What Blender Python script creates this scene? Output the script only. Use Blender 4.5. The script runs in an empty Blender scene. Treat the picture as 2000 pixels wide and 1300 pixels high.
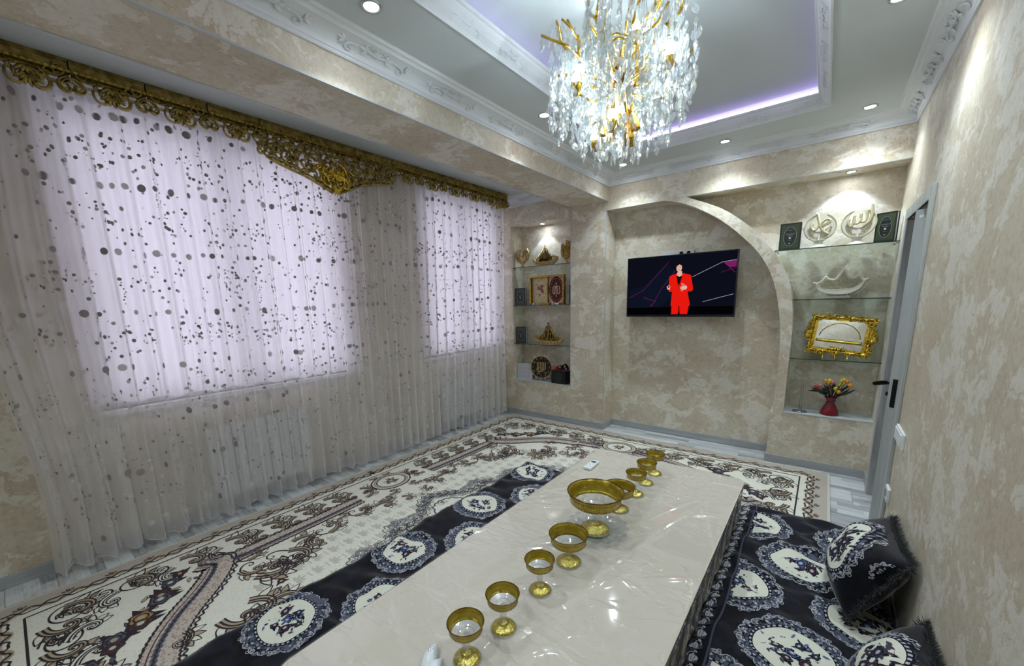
import bpy, bmesh, math, random
import numpy as np
from mathutils import Matrix, Vector
random.seed(7); RNG = np.random.default_rng(7)
PI = math.pi
sc = bpy.context.scene
COL = sc.collection

# ------------------------------------------------------------------ camera
cam_d = bpy.data.cameras.new('camera'); cam = bpy.data.objects.new('camera', cam_d); COL.objects.link(cam)
cam_d.sensor_width = 36.0; cam_d.lens = 776.89/2000*36.0
cam_d.shift_x = 9.9/2000; cam_d.shift_y = 85.9/2000; cam_d.clip_start = .02
Fv = Vector((-0.61192579, 0.76874393, -0.18595591)); Rv = Vector((0.78528238, 0.61854645, -0.02705324)); Uv = Vector((-0.09422535, 0.16258247, 0.98218558))
M = Matrix((Rv, Uv, -Fv)).transposed().to_4x4(); M.translation = (0, 0, 1.5)
cam.matrix_world = M
sc.camera = cam
# ------------------------------------------------------------------ world, exposure
w = bpy.data.worlds.new('world'); sc.world = w; w.use_nodes = True
bg = w.node_tree.nodes['Background']; bg.inputs[0].default_value = (.93, .90, 1.0, 1); bg.inputs[1].default_value = .42
sc.view_settings.view_transform = 'Standard'; sc.view_settings.look = 'None'
sc.view_settings.gamma = 1.0; sc.view_settings.use_curve_mapping = False
sc.view_settings.exposure = 2.1
try:
    sc.cycles.use_denoising = True
    sc.cycles.transparent_max_bounces = 18
    sc.cycles.max_bounces = 7; sc.cycles.diffuse_bounces = 4; sc.cycles.glossy_bounces = 4; sc.cycles.transmission_bounces = 6
    sc.cycles.caustics_reflective = False; sc.cycles.caustics_refractive = False
    sc.cycles.sample_clamp_indirect = 4.0; sc.cycles.sample_clamp_direct = 0
except Exception:
    pass

def light(name, typ, loc, energy, color=(1, 1, 1), size=.1, rot=None, **k):
    d = bpy.data.lights.new(name, typ); d.energy = energy; d.color = color
    if typ == 'AREA':
        d.shape = 'RECTANGLE'; d.size, d.size_y = size
    elif typ in ('POINT', 'SPOT'):
        d.shadow_soft_size = size
    for a, b in k.items(): setattr(d, a, b)
    o = bpy.data.objects.new(name, d); COL.objects.link(o); o.location = loc
    if rot: o.rotation_euler = rot
    return o
COOL = (.80, .94, 1.0)
# overcast daylight falling on the two windows from outside
light('daylight_near_window', 'AREA', (-3.95, 1.15, 1.75), 1.5, (.97, .91, 1.0), (1.9, 1.9), (0, -PI/2, 0))
light('daylight_far_window', 'AREA', (-3.95, 3.45, 1.75), 1.2, (.97, .91, 1.0), (1.6, 1.9), (0, -PI/2, 0))

# ------------------------------------------------------------------ object helpers
org = {}
def tag(o, label=None, cat=None, group=None, kind=None):
    if label: o['label'] = label
    if cat: o['category'] = cat
    if group: o['group'] = group
    if kind: o['kind'] = kind
    return o
def thing(name, loc, label, cat, group=None, kind=None, local=False):
    o = bpy.data.objects.new(name, None); COL.objects.link(o); o.location = loc
    o.empty_display_size = .05
    org[o.name] = Vector((0, 0, 0)) if local else Vector(loc)
    return tag(o, label, cat, group, kind)
def mk(name, verts, faces, mat, parent=None, smooth=False, mi=None, kind=None, label=None, solid=0, bevel=0, auto=None):
    me = bpy.data.meshes.new(name)
    off = org.get(parent.name, Vector((0, 0, 0))) if parent else Vector((0, 0, 0))
    V = np.asarray(verts, dtype=np.float32) - np.array(off, dtype=np.float32)
    me.from_pydata(V.tolist() if isinstance(faces, np.ndarray) and 0 else V, [], faces)
    for m in (mat if isinstance(mat, (list, tuple)) else [mat]): me.materials.append(m)
    if mi is not None: me.polygons.foreach_set('material_index', np.asarray(mi, dtype=np.int32))
    if smooth: me.polygons.foreach_set('use_smooth', np.ones(len(me.polygons), dtype=bool))
    me.update()
    o = bpy.data.objects.new(name, me); COL.objects.link(o)
    if parent:
        o.parent = parent; org[o.name] = off
    if kind: o['kind'] = kind
    if label: o['label'] = label
    if solid:
        s = o.modifiers.new('s', 'SOLIDIFY'); s.thickness = solid; s.offset = -1
    if bevel:
        b = o.modifiers.new('b', 'BEVEL'); b.width = bevel; b.segments = 2; b.limit_method = 'ANGLE'
    return o
class MB:
    def __init__(s): s.v = []; s.f = []; s.m = []
    def add(s, v, f, m=0):
        n = len(s.v); s.v += [tuple(p) for p in v]; s.f += [tuple(i+n for i in q) for q in f]; s.m += [m]*len(f); return s
    def box(s, x0, x1, y0, y1, z0, z1, m=0):
        return s.add([(x0,y0,z0),(x1,y0,z0),(x1,y1,z0),(x0,y1,z0),(x0,y0,z1),(x1,y0,z1),(x1,y1,z1),(x0,y1,z1)],
                     [(0,3,2,1),(4,5,6,7),(0,1,5,4),(1,2,6,5),(2,3,7,6),(3,0,4,7)], m)
    def tube(s, pts, r, n=6, m=0, cap=True):
        pts = [Vector(p) for p in pts]; rs = r if hasattr(r, '__len__') else [r]*len(pts)
        base = len(s.v); up = None
        for i, p in enumerate(pts):
            d = (pts[min(i+1, len(pts)-1)]-pts[max(i-1, 0)])
            if d.length < 1e-9: d = Vector((0, 0, 1))
            d.normalize()
            if up is None:
                up = d.orthogonal().normalized()
            up = (up - d*up.dot(d))
            if up.length < 1e-6: up = d.orthogonal()
            up.normalize(); b = d.cross(up)
            for k in range(n):
                a = 2*PI*k/n; s.v.append(tuple(p+(up*math.cos(a)+b*math.sin(a))*rs[i]))
        for i in range(len(pts)-1):
            for k in range(n):
                a = base+i*n+k; b2 = base+i*n+(k+1) % n
                s.f.append((a, b2, b2+n, a+n)); s.m.append(m)
        if cap:
            s.f.append(tuple(base+k for k in range(n))[::-1]); s.m.append(m)
            s.f.append(tuple(base+(len(pts)-1)*n+k for k in range(n))); s.m.append(m)
        return s
    def lathe(s, prof, c=(0, 0, 0), n=24, m=0, cap=False, fn=None):
        base = len(s.v)
        for r, z in prof:
            for k in range(n):
                a = 2*PI*k/n; rr = r*(fn(a, r) if fn else 1)
                s.v.append((c[0]+rr*math.cos(a), c[1]+rr*math.sin(a), c[2]+z))
        for i in range(len(prof)-1):
            for k in range(n):
                a = base+i*n+k; b = base+i*n+(k+1) % n
                s.f.append((a, b, b+n, a+n)); s.m.append(m)
        return s
    def prism(s, poly, fn, t0, t1, m=0):
        """poly: 2-D outline; fn(u, v, t) -> 3-D"""
        n = len(poly); base = len(s.v)
        for t in (t0, t1):
            for u, v in poly: s.v.append(tuple(fn(u, v, t)))
        s.f.append(tuple(base+i for i in range(n))[::-1]); s.f.append(tuple(base+n+i for i in range(n))); s.m += [m, m]
        for i in range(n):
            j = (i+1) % n; s.f.append((base+i, base+j, base+n+j, base+n+i)); s.m.append(m)
        return s
    def build(s, name, mat, parent=None, **k):
        return mk(name, s.v, s.f, mat, parent, mi=s.m, **k)
def box(name, b, mat, parent=None, **k):
    return MB().box(*b).build(name, mat, parent, **k)
def copy_tree(o, parent=None):
    c = o.copy(); COL.objects.link(c); c.parent = parent
    if parent: c.matrix_parent_inverse = o.matrix_parent_inverse
    for ch in list(o.children): copy_tree(ch, c)
    return c
def smooth_curve(P, n=8):
    P = [np.array(p, float) for p in P]; out = []
    for i in range(len(P)-1):
        p0 = P[max(i-1, 0)]; p1 = P[i]; p2 = P[i+1]; p3 = P[min(i+2, len(P)-1)]
        for k in range(n):
            t = k/n
            out.append(.5*((2*p1)+(-p0+p2)*t+(2*p0-5*p1+4*p2-p3)*t*t+(-p0+3*p1-3*p2+p3)*t**3))
    out.append(P[-1]); return np.array(out)

# ------------------------------------------------------------------ materials
def lin(c):
    return tuple(((x/255)/12.92 if x/255 <= .04045 else ((x/255+.055)/1.055)**2.4) for x in c)+(1,)
class NT:
    def __init__(s, name):
        s.mat = bpy.data.materials.new(name); s.mat.use_nodes = True; s.t = s.mat.node_tree
        s.t.nodes.clear(); s.out = s.t.nodes.new('ShaderNodeOutputMaterial')
    def n(s, typ, ins=None, **props):
        nd = s.t.nodes.new('ShaderNode'+typ)
        for k, v in props.items(): setattr(nd, k, v)
        for k, v in (ins or {}).items():
            sock = nd.inputs[k]
            if hasattr(v, 'links') or isinstance(v, bpy.types.NodeSocket): s.t.links.new(v, sock)
            else: sock.default_value = v
        return nd
    def ramp(s, fac, stops, interp='LINEAR'):
        r = s.n('ValToRGB', {0: fac}); e = r.color_ramp; e.interpolation = interp
        while len(e.elements) > 1: e.elements.remove(e.elements[-1])
        e.elements[0].position = stops[0][0]; e.elements[0].color = stops[0][1]
        for p, c in stops[1:]: x = e.elements.new(p); x.color = c
        return r.outputs[0]
    def mix(s, fac, a, b):
        m = s.n('Mix', data_type='RGBA'); 
        for sock, v in ((m.inputs[0], fac), (m.inputs[6], a), (m.inputs[7], b)):
            if isinstance(v, bpy.types.NodeSocket): s.t.links.new(v, sock)
            else: sock.default_value = v
        return m.outputs[2]
    def surf(s, sh): s.t.links.new(sh, s.out.inputs[0]); return s.mat
    def pbr(s, **k):
        ins = {}
        names = dict(color='Base Color', rough='Roughness', metal='Metallic', normal='Normal', spec='Specular IOR Level', coat='Coat Weight', coatr='Coat Roughness', sheen='Sheen Weight', sheenr='Sheen Roughness', emc='Emission Color', ems='Emission Strength', sss='Subsurface Weight')
        for a, b in k.items(): ins[names[a]] = b
        return s.n('BsdfPrincipled', ins).outputs[0]
    def bump(s, h, strength=.3, dist=.01):
        return s.n('Bump', {'Height': h, 'Strength': strength, 'Distance': dist}).outputs[0]
def P(name, rgb, rough=.6, **k):
    t = NT(name); return t.surf(t.pbr(color=lin(rgb), rough=rough, **k))
def emit(name, rgb, st):
    t = NT(name); return t.surf(t.n('Emission', {0: lin(rgb), 1: st}).outputs[0])
def plaster():
    t = NT('textured_plaster'); co = t.n('TexCoord').outputs['Object']
    mp = t.n('Mapping', {0: co, 3: (1.0, 1.0, 1.25)}).outputs[0]
    d = t.n('TexNoise', {'Vector': mp, 'Scale': 5.0, 'Detail': 4.0}).outputs['Color']
    ds = t.n('VectorMath', {0: d, 1: (.5, .5, .5)}, operation='SUBTRACT').outputs[0]
    ds = t.n('VectorMath', {0: ds, 3: .35}, operation='SCALE').outputs[0]
    v = t.n('VectorMath', {0: mp, 1: ds}, operation='ADD').outputs[0]
    n1 = t.n('TexNoise', {'Vector': v, 'Scale': 3.6, 'Detail': 7.0, 'Roughness': .74}).outputs[0]
    n2 = t.n('TexNoise', {'Vector': v, 'Scale': 2.3, 'Detail': 3.0, 'Roughness': .6}).outputs[0]
    base = t.ramp(n2, [(.38, lin((194, 178, 154))), (.5, lin((202, 190, 166))), (.62, lin((208, 198, 178)))])
    patch = t.ramp(n1, [(.515, (0, 0, 0, 1)), (.535, (1, 1, 1, 1))])
    f = t.n('Math', {0: patch, 1: .72}, operation='MULTIPLY').outputs[0]
    c = t.mix(f, base, lin((233, 228, 217)))
    fine = t.n('TexNoise', {'Vector': co, 'Scale': 34.0, 'Detail': 5.0, 'Roughness': .75}).outputs[0]
    ff = t.ramp(fine, [(.40, lin((182, 160, 132))), (.52, lin((230, 224, 212)))])
    c = t.mix(.22, c, ff)
    h = t.n('Math', {0: n1, 1: fine}, operation='ADD').outputs[0]
    return t.surf(t.pbr(color=c, rough=.55, normal=t.bump(h, .35, .006), spec=.35))
def greywood(name, a, b, axis=(1, 12, 12)):
    t = NT(name); co = t.n('TexCoord').outputs['Object']
    mp = t.n('Mapping', {0: co, 3: axis}).outputs[0]
    n = t.n('TexNoise', {'Vector': mp, 'Scale': 2.2, 'Detail': 6.0, 'Roughness': .6, 'Distortion': .6}).outputs[0]
    c = t.ramp(n, [(.3, lin(a)), (.7, lin(b))])
    return t.surf(t.pbr(color=c, rough=.45))
def laminate():
    t = NT('three_strip_laminate'); co = t.n('TexCoord').outputs['Object']
    rnd = t.n('ObjectInfo').outputs['Random']
    off = t.n('Math', {0: rnd, 1: 37.0}, operation='MULTIPLY').outputs[0]
    cmb = t.n('CombineXYZ', {0: off, 1: 0.0, 2: off}).outputs[0]
    v = t.n('VectorMath', {0: co, 1: cmb}, operation='ADD').outputs[0]
    b = t.n('TexBrick', {'Vector': v, 'Color1': (0, 0, 0, 1), 'Color2': (1, 1, 1, 1), 'Mortar': (.35, .35, .35, 1), 'Scale': 1.0, 'Mortar Size': .0012, 'Bias': 0.0, 'Brick Width': .38, 'Row Height': .0633}, offset=.37)
    b.offset_frequency = 2
    m2 = t.n('Mapping', {0: v, 3: (2.0, 34.0, 10.0)}).outputs[0]
    n = t.n('TexNoise', {'Vector': m2, 'Scale': 2.0, 'Detail': 5.0}).outputs[0]
    s = t.n('Math', {0: t.n('SeparateColor', {0: b.outputs[0]}).outputs[0], 1: .55}, operation='MULTIPLY').outputs[0]
    s2 = t.n('Math', {0: n, 1: .75}, operation='MULTIPLY').outputs[0]
    s = t.n('Math', {0: s, 1: s2}, operation='ADD').outputs[0]
    c = t.ramp(s, [(.25, lin((132, 132, 134))), (.5, lin((176, 178, 180))), (.8, lin((218, 220, 222)))])
    return t.surf(t.pbr(color=c, rough=.32))
def see_through(name, tint, alpha, rough=.03, diffuse=None, dfac=0.0, ior=1.5):
    """thin clear glass: what is not reflected passes straight through"""
    t = NT(name)
    tr = t.n('BsdfTransparent', {0: tint}).outputs[0]
    gl = t.n('BsdfGlossy', {0: (1, 1, 1, 1), 'Roughness': rough}).outputs[0]
    fc = t.n('LayerWeight', {0: .5}).outputs['Facing']
    fc = t.n('Math', {0: fc, 1: 4.5}, operation='POWER').outputs[0]
    fr = t.n('Math', {0: fc, 1: .85, 2: .045}, operation='MULTIPLY_ADD').outputs[0]
    f = t.n('Math', {0: fr, 1: alpha}, operation='ADD', use_clamp=True).outputs[0]
    sh = t.n('MixShader', {0: f, 1: tr, 2: gl}).outputs[0]
    if diffuse:
        df = t.n('BsdfDiffuse', {0: diffuse}).outputs[0]; tl = t.n('BsdfTranslucent', {0: diffuse}).outputs[0]
        dd = t.n('MixShader', {0: .5, 1: df, 2: tl}).outputs[0]
        sh = t.n('MixShader', {0: dfac, 1: sh, 2: dd}).outputs[0]
    return t.surf(sh)
def sheer(name, col, a0, a1):
    """open weave: denser where a fold is seen edge-on"""
    t = NT(name)
    fac = t.n('LayerWeight', {0: .35}).outputs['Facing']
    al = t.n('MapRange', {0: fac, 1: 0.0, 2: 1.0, 3: a0, 4: a1}).outputs[0]
    tr = t.n('BsdfTransparent', {0: (1, 1, 1, 1)}).outputs[0]
    df = t.n('BsdfDiffuse', {0: col}).outputs[0]; tl = t.n('BsdfTranslucent', {0: col}).outputs[0]
    dd = t.n('MixShader', {0: .5, 1: df, 2: tl}).outputs[0]
    return t.surf(t.n('MixShader', {0: al, 1: tr, 2: dd}).outputs[0])
def fabric(name, rgb, rough=.9, sheen=0.0, bscale=0, bstr=.3):
    t = NT(name); k = dict(color=lin(rgb), rough=rough, sheen=sheen, spec=.2)
    if bscale:
        n = t.n('TexNoise', {'Vector': t.n('TexCoord').outputs['Object'], 'Scale': bscale, 'Detail': 3.0}).outputs[0]
        k['normal'] = t.bump(n, bstr, .004)
    return t.surf(t.pbr(**k))
def gold(name, a, b, rough=.28, sc_=60.0, bs=.5):
    t = NT(name); co = t.n('TexCoord').outputs['Object']
    n = t.n('TexNoise', {'Vector': co, 'Scale': sc_, 'Detail': 3.0}).outputs[0]
    c = t.ramp(n, [(.35, lin(a)), (.65, lin(b))])
    return t.surf(t.pbr(color=c, rough=rough, metal=1.0, normal=t.bump(n, bs, .003)))
M_pl = plaster()
M_floor = laminate()
M_base = greywood('grey_wood_baseboard', (150, 152, 154), (176, 178, 180), (1.5, 1.5, 20))
M_doorw = greywood('grey_wood_door', (138, 136, 136), (182, 180, 178), (9, 9, 1))
M_doorl = greywood('pale_grey_door_edge', (164, 168, 166), (188, 192, 190), (9, 9, 1))
M_ceil = P('matt_white_ceiling', (206, 212, 214), .85)
M_white = P('white_plaster_moulding', (226, 229, 232), .7)
M_bead = P('pale_grey_corner_bead', (188, 190, 192), .5)
M_slab = P('dark_subfloor', (70, 68, 66), .9)
M_frame = P('white_window_frame', (230, 230, 232), .4)
M_black = P('black_plastic', (14, 14, 16), .3)
M_blackm = P('black_metal_lock', (16, 16, 18), .35, metal=.6)
M_chrome = P('brushed_steel', (170, 170, 172), .28, metal=1.0)
M_dark = P('dark_gap', (20, 18, 16), .9)
M_wp = P('white_plastic', (232, 234, 236), .35)
# ================================================================== the room
YB, XR, XB, XB2, ZC = 4.172, .386, -1.894, -2.317, 2.74
YF = -.6; XW = -3.45
def S(o, label, cat): return tag(o, label, cat, kind='structure')
fl = MB().box(-3.6, 1.6, -.75, 4.6, -.10, -.0105).build('floor', M_slab)
S(fl, 'grey and white strip laminate floor of the room', 'floor')
plank = None
row = 0; y = YF
while y < 4.43:
    x = -3.45-(row*.43) % 1.2
    while x < 1.5:
        x0, x1 = max(x, -3.45), min(x+1.2, 1.5)
        y1 = min(y+.19, 4.43)
        if x1-x0 > .02:
            if plank is None:
                b = MB().box(0.0008, 1.1992, .0008, .1892, -.0105, 0); plank = b.build('plank', M_floor, fl, bevel=0)
                me = plank.data; o = plank
            else:
                o = bpy.data.objects.new('plank', me); COL.objects.link(o); o.parent = fl
            o.location = (x0, y, 0); o.scale = ((x1-x0)/1.2, (y1-y)/.19, 1)
        x += 1.2
    y += .19; row += 1

wb = MB()
wb.box(-3.6, -3.19, YB, 4.6, 0, ZC); wb.box(-3.19, -2.339, YB, 4.6, 0, .470); wb.box(-3.19, -2.339, YB, 4.6, 2.42, ZC)
wb.box(-3.19, -2.339, 4.40, 4.6, .47, 2.42); wb.box(-2.339, -1.913, YB, 4.6, 0, ZC)
wb.box(-1.913, -.30, 4.425, 4.6, 0, 2.42); wb.box(-1.913, XR, YB, 4.6, 2.42, ZC)
wb.box(-.30, XR, 4.42, 4.6, .47, 2.42); wb.box(-.30, XR, YB, 4.6, 0, .470)
WBK = wb.build('wall_back', M_pl)
S(WBK, 'beige textured plaster back wall with two shelf niches and a recessed middle', 'wall')
inner = smooth_curve([(-1.50, 2.44), (-1.355, 2.425), (-1.116, 2.352), (-.846, 2.193), (-.631, 2.005), (-.462, 1.804), (-.355, 1.562), (-.290, 1.214), (-.275, .857), (-.285, .483), (-.30, .0)], 8)
outer = smooth_curve([(-1.20, 2.50), (-1.129, 2.425), (-.852, 2.29), (-.682, 2.174), (-.517, 2.021), (-.393, 1.861), (-.300, 1.687), (-.232, 1.473), (-.204, 1.215), (-.204, .907), (-.204, .0)], 8)
inner[:, 1] = np.minimum(inner[:, 1], 2.44); outer[:, 1] = np.minimum(outer[:, 1], 2.5)
af = MB(); n = len(inner)
for i in range(n):
    for (x, z) in (inner[i], outer[i]):
        af.v.append((x, YB-.002, z)); af.v.append((x, 4.424, z))
for i in range(n-1):
    a = 4*i; b = a+4
    for q in ((a, b, b+2, a+2), (a+1, a+3, b+3, b+1), (a, a+1, b+1, b), (a+2, b+2, b+3, a+3)): af.f.append(q); af.m.append(0)
ARCH = af.build('wall_arch', M_pl)
S(ARCH, 'curved beige plaster arch between the television recess and the right shelves', 'arch')
wr = MB()
wr.box(XR, XR+.14, YF-.15, 3.10, 0, ZC); wr.box(XR, XR+.14, 3.86, 4.6, 0, ZC); wr.box(XR, XR+.14, 3.10, 3.86, 2.0, ZC)
WR = wr.build('wall_right', M_pl); S(WR, 'beige textured plaster wall on the right with the doorway', 'wall')
W1 = (.32, 1.98, .90, 2.64); W2 = (2.88, 4.12, .90, 2.64)
wl = MB(); ys = [YF-.15, W1[0], W1[1], W2[0], W2[1], 4.6]
for i in range(5):
    if i % 2 == 0: wl.box(XW-.15, XW, ys[i], ys[i+1], 0, ZC)
    else:
        wl.box(XW-.15, XW, ys[i], ys[i+1], 0, .90); wl.box(XW-.15, XW, ys[i], ys[i+1], 2.64, ZC)
WL = wl.build('wall_left', M_pl); S(WL, 'beige plaster window wall behind the sheer curtain', 'wall')
o = MB().box(-3.6, XR+.14, YF-.15, YF, 0, ZC).build('wall_front', M_pl); S(o, 'beige plaster wall at the near end of the room', 'wall')
hb = MB(); hb.box(1.5, 1.6, 2.2, 4.6, 0, 2.5); hb.box(XR+.14, 1.6, 2.1, 2.2, 0, 2.5); hb.box(XR+.14, 1.6, 4.45, 4.6, 0, 2.5); hb.box(XR+.14, 1.6, 2.1, 4.6, 2.4, 2.5)
S(hb.build('wall_hall', M_pl), 'plaster wall of the passage beyond the doorway', 'wall')
# the boxed beam
BM = MB().box(XB2, XB, YF, YB, 2.508, ZC).build('ceiling_beam', M_pl); S(BM, 'long boxed beige plaster beam running beside the window bay', 'beam')
for b in ((XB-.004, XB+.004, YF, YB, 2.504, 2.512), (XB2-.004, XB2+.004, YF, YB, 2.504, 2.512)):
    box('corner_bead', b, M_bead, BM)
# ceilings
TX0, TX1, TY0, TY1 = -1.45, -.10, -.05, 3.70
c = MB()
c.box(-3.6, TX0, YF-.15, 4.6, ZC, 2.80); c.box(TX1, XR+.14, YF-.15, 4.6, ZC, 2.80)
c.box(TX0, TX1, YF-.15, TY0, ZC, 2.80); c.box(TX0, TX1, TY1, 4.6, ZC, 2.80)
CE = c.build('ceiling', M_ceil); S(CE, 'white ceiling border around the raised tray', 'ceiling')
c = MB(); e = .10
c.box(TX0-e-.05, TX1+e+.05, TY0-e-.05, TY1+e+.05, 2.90, 2.96)
for b in ((TX0-e-.05, TX0-e, TY0-e, TY1+e), (TX1+e, TX1+e+.05, TY0-e, TY1+e), (TX0-e-.05, TX1+e+.05, TY0-e-.05, TY0-e), (TX0-e-.05, TX1+e+.05, TY1+e, TY1+e+.05)):
    c.box(b[0], b[1], b[2], b[3], 2.80, 2.90)
CU = c.build('ceiling_tray', M_ceil); S(CU, 'raised white ceiling panel lit by a hidden lilac strip', 'ceiling')
M_led = emit('lilac_light_strip', (212, 190, 255), 1.5)
lt = thing('light_strip', (TX0, TY1, 2.8), 'lilac LED strip hidden behind the moulding of the ceiling tray', 'light strip')
for b in ((TX0-e, TX0-e+.004, TY0-e, TY1+e), (TX1+e-.004, TX1+e, TY0-e, TY1+e), (TX0-e+.004, TX1+e-.004, TY0-e, TY0-e+.004), (TX0-e+.004, TX1+e-.004, TY1+e-.004, TY1+e)):
    box('strip_run', (*b, 2.868, 2.893), M_led, lt)

def extrude_path(mb, path, prof, closed=False, m=0):
    """path: 2-D points (room on the left of the walking direction); prof: (distance into room, z); mitred"""
    n = len(path); base = len(mb.v)
    for i, p in enumerate(path):
        p = np.array(p, float)
        def nrm(a, b):
            d = np.array(b, float)-np.array(a, float); d /= np.linalg.norm(d); return np.array((-d[1], d[0]))
        if closed: n1 = nrm(path[i-1], p); n2 = nrm(p, path[(i+1) % n])
        else:
            n1 = nrm(path[i-1], p) if i else nrm(p, path[1]); n2 = nrm(p, path[i+1]) if i < n-1 else n1
        mm = n1+n2; mm = mm/(mm@n1)
        for d, z in prof:
            q = p+mm*d; mb.v.append((q[0], q[1], z))
    k = len(prof)
    for i in range(n if closed else n-1):
        for j in range(k-1):
            a = base+i*k+j; b = base+((i+1) % n)*k+j
            mb.f.append((a, a+1, b+1, b)); mb.m.append(m)
PR = [(0, 2.645), (.010, 2.645), (.014, 2.652), (.010, 2.660), (.016, 2.664)]
PR += [(.016+.075*(1-math.cos(t)), 2.664+.052*math.sin(t)) for t in np.linspace(.15, PI/2, 7)]
PR += [(.094, 2.722), (.100, 2.728), (.112, 2.729), (.116, 2.736), (.122, 2.7405), (.0, 2.7405)]
m = MB(); extrude_path(m, [(XR, YF), (XR, YB), (XB, YB), (XB, YF)], PR)
TR1 = m.build('trim_1', M_white, smooth=False); S(TR1, 'white ornamental crown moulding around the main ceiling', 'crown moulding')
m = MB(); extrude_path(m, [(XB2, YF), (XB2, YF+.001)], PR)
m = MB(); extrude_path(m, [(XB2-.001, YB), (XW, YB)], PR)
TR3 = m.build('trim_3', M_white); S(TR3, 'short white crown moulding above the left shelf niche', 'crown moulding')
PT = [(-.004, 2.7405), (-.004, 2.728), (.004, 2.726), (.008, 2.734), (.014, 2.742), (.036, 2.760), (.054, 2.785), (.058, 2.796), (.066, 2.798), (.070, 2.806), (.070, 2.812), (.05, 2.812), (.03, 2.803), (-.004, 2.8005)]
m = MB(); extrude_path(m, [(TX0, TY0), (TX1, TY0), (TX1, TY1), (TX0, TY1)], PT, closed=True)
TR2 = m.build('trim_2', M_white); S(TR2, 'white patterned moulding framing the ceiling tray', 'crown moulding')

# relief ornaments of the mouldings
def euler(x, y, ang, s, flip, total=2.5*PI, p=1.5, n=26):
    t = np.linspace(0, 1, n); th = math.radians(ang)+flip*total*t**p
    ds = s*(1.15-t)/n*1.5
    X = x+np.cumsum(np.cos(th)*ds); Y = y+np.cumsum(np.sin(th)*ds)
    return np.stack([np.r_[x, X], np.r_[y, Y]], 1)
def ribbon3(mb, pts, w, h, fn, m=0, taper=True):
    pts = np.asarray(pts); n = len(pts); d = np.gradient(pts, axis=0); d /= (np.linalg.norm(d, axis=1, keepdims=True)+1e-9)
    nn = np.stack([-d[:, 1], d[:, 0]], 1); t = np.linspace(0, 1, n)
    ww = w*(.35+.65*np.sin(PI*np.clip(t*.9+.08, 0, 1))) if taper else np.full(n, w)
    base = len(mb.v)
    for i in range(n):
        a = pts[i]-nn[i]*ww[i]/2; b = pts[i]+nn[i]*ww[i]/2
        mb.v.append(tuple(fn(a[0], a[1], 0))); mb.v.append(tuple(fn(pts[i][0], pts[i][1], h))); mb.v.append(tuple(fn(b[0], b[1], 0)))
    for i in range(n-1):
        a = base+3*i
        mb.f += [(a, a+1, a+4, a+3), (a+1, a+2, a+5, a+4)]; mb.m += [m, m]
def leaf3(mb, x, y, ang, L, W, h, fn, m=0):
    t = np.linspace(0, 1, 7); a = math.radians(ang); c, s_ = math.cos(a), math.sin(a)
    wd = W*np.sin(PI*t**.8)/2; base = len(mb.v)
    for i in range(7):
        for q, hh in ((-wd[i], 0), (0, h*math.sin(PI*min(t[i]+.1, 1))), (wd[i], 0)):
            u = t[i]*L; bend = .15*L*t[i]**2
            X = x+u*c-(q+bend)*s_; Y = y+u*s_+(q+bend)*c
            mb.v.append(tuple(fn(X, Y, hh)))
    for i in range(6):
        p = base+3*i; mb.f += [(p, p+1, p+4, p+3), (p+1, p+2, p+5, p+4)]; mb.m += [m, m]
def orn(fn, sc_=1.0, h=.006):
    mb = MB()
    for f in (1, -1):
        ribbon3(mb, euler(.0, -.2*sc_ if 0 else 0, 90-90*f, .16*sc_, f, 2.4*PI)*[1, .62], .012*sc_, h, fn)
        ribbon3(mb, euler(.10*f*sc_, .012*sc_, 90-90*f, .15*sc_, -f, 2.4*PI)*[1, .6], .010*sc_, h, fn)
        for a, L in ((60, .035), (20, .05), (-30, .04)):
            leaf3(mb, .05*f*sc_, .0, a if f > 0 else 180-a, L*sc_, .016*sc_, h, fn)
            leaf3(mb, .17*f*sc_, .005, a if f > 0 else 180-a, L*sc_*.8, .014*sc_, h, fn)
    for a in (50, 70, 90, 110, 130): leaf3(mb, 0, -.012*sc_, a, .042*sc_, .012*sc_, h, fn)
    return mb
def cove_fn(o, du, dn):
    """o: origin, du: along wall, dn: into room; slope of the cove"""
    o = np.array(o, float); du = np.array(du, float); dn = np.array(dn, float); up = np.array((0, 0, 1.))
    sl = (dn*.072+up*.054); sl /= np.linalg.norm(sl); nr = (dn*.054-up*.072); nr /= np.linalg.norm(nr)
    return lambda u, v, h: o+du*u+sl*v+nr*(h)
base_m = orn(cove_fn((0, 0, 0), (0, 1, 0), (1, 0, 0)), 1.0).build('scroll_relief', M_white, TR1, smooth=True)
k = 0
for yy in np.arange(-.2, 4.0, .52):
    o = base_m if k == 0 else base_m.copy()
    if k: COL.objects.link(o)
    o.location = (XB+.046, yy, 2.700-.004); k += 1
for xx in np.arange(-1.6, .3, .52):
    o = base_m.copy(); COL.objects.link(o); o.location = (xx, YB-.046, 2.696); o.rotation_euler = (0, 0, -PI/2)
for yy in np.arange(-.2, 4.0, .52):
    o = base_m.copy(); COL.objects.link(o); o.location = (XR-.046, yy, 2.696); o.rotation_euler = (0, 0, PI)
o = base_m.copy(); COL.objects.link(o); o.location = (-2.85, YB-.046, 2.696); o.rotation_euler = (0, 0, -PI/2); o.parent = TR3
sm = orn(lambda u, v, h: np.array((-.035+(v+.00)*.8-h*.7+.035, u, v*.9+h*.0-.0-h*.6)), .6, .005).build('leaf_relief', M_white, TR2, smooth=True)
k = 0
for yy in np.arange(.15, 3.6, .35):
    for xx, rz in ((TX0+.036, 0), (TX1-.036, PI)):
        o = sm if k == 0 else sm.copy()
        if k: COL.objects.link(o)
        o.location = (xx, yy, 2.757); o.rotation_euler = (0, 0, rz); k += 1
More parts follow.
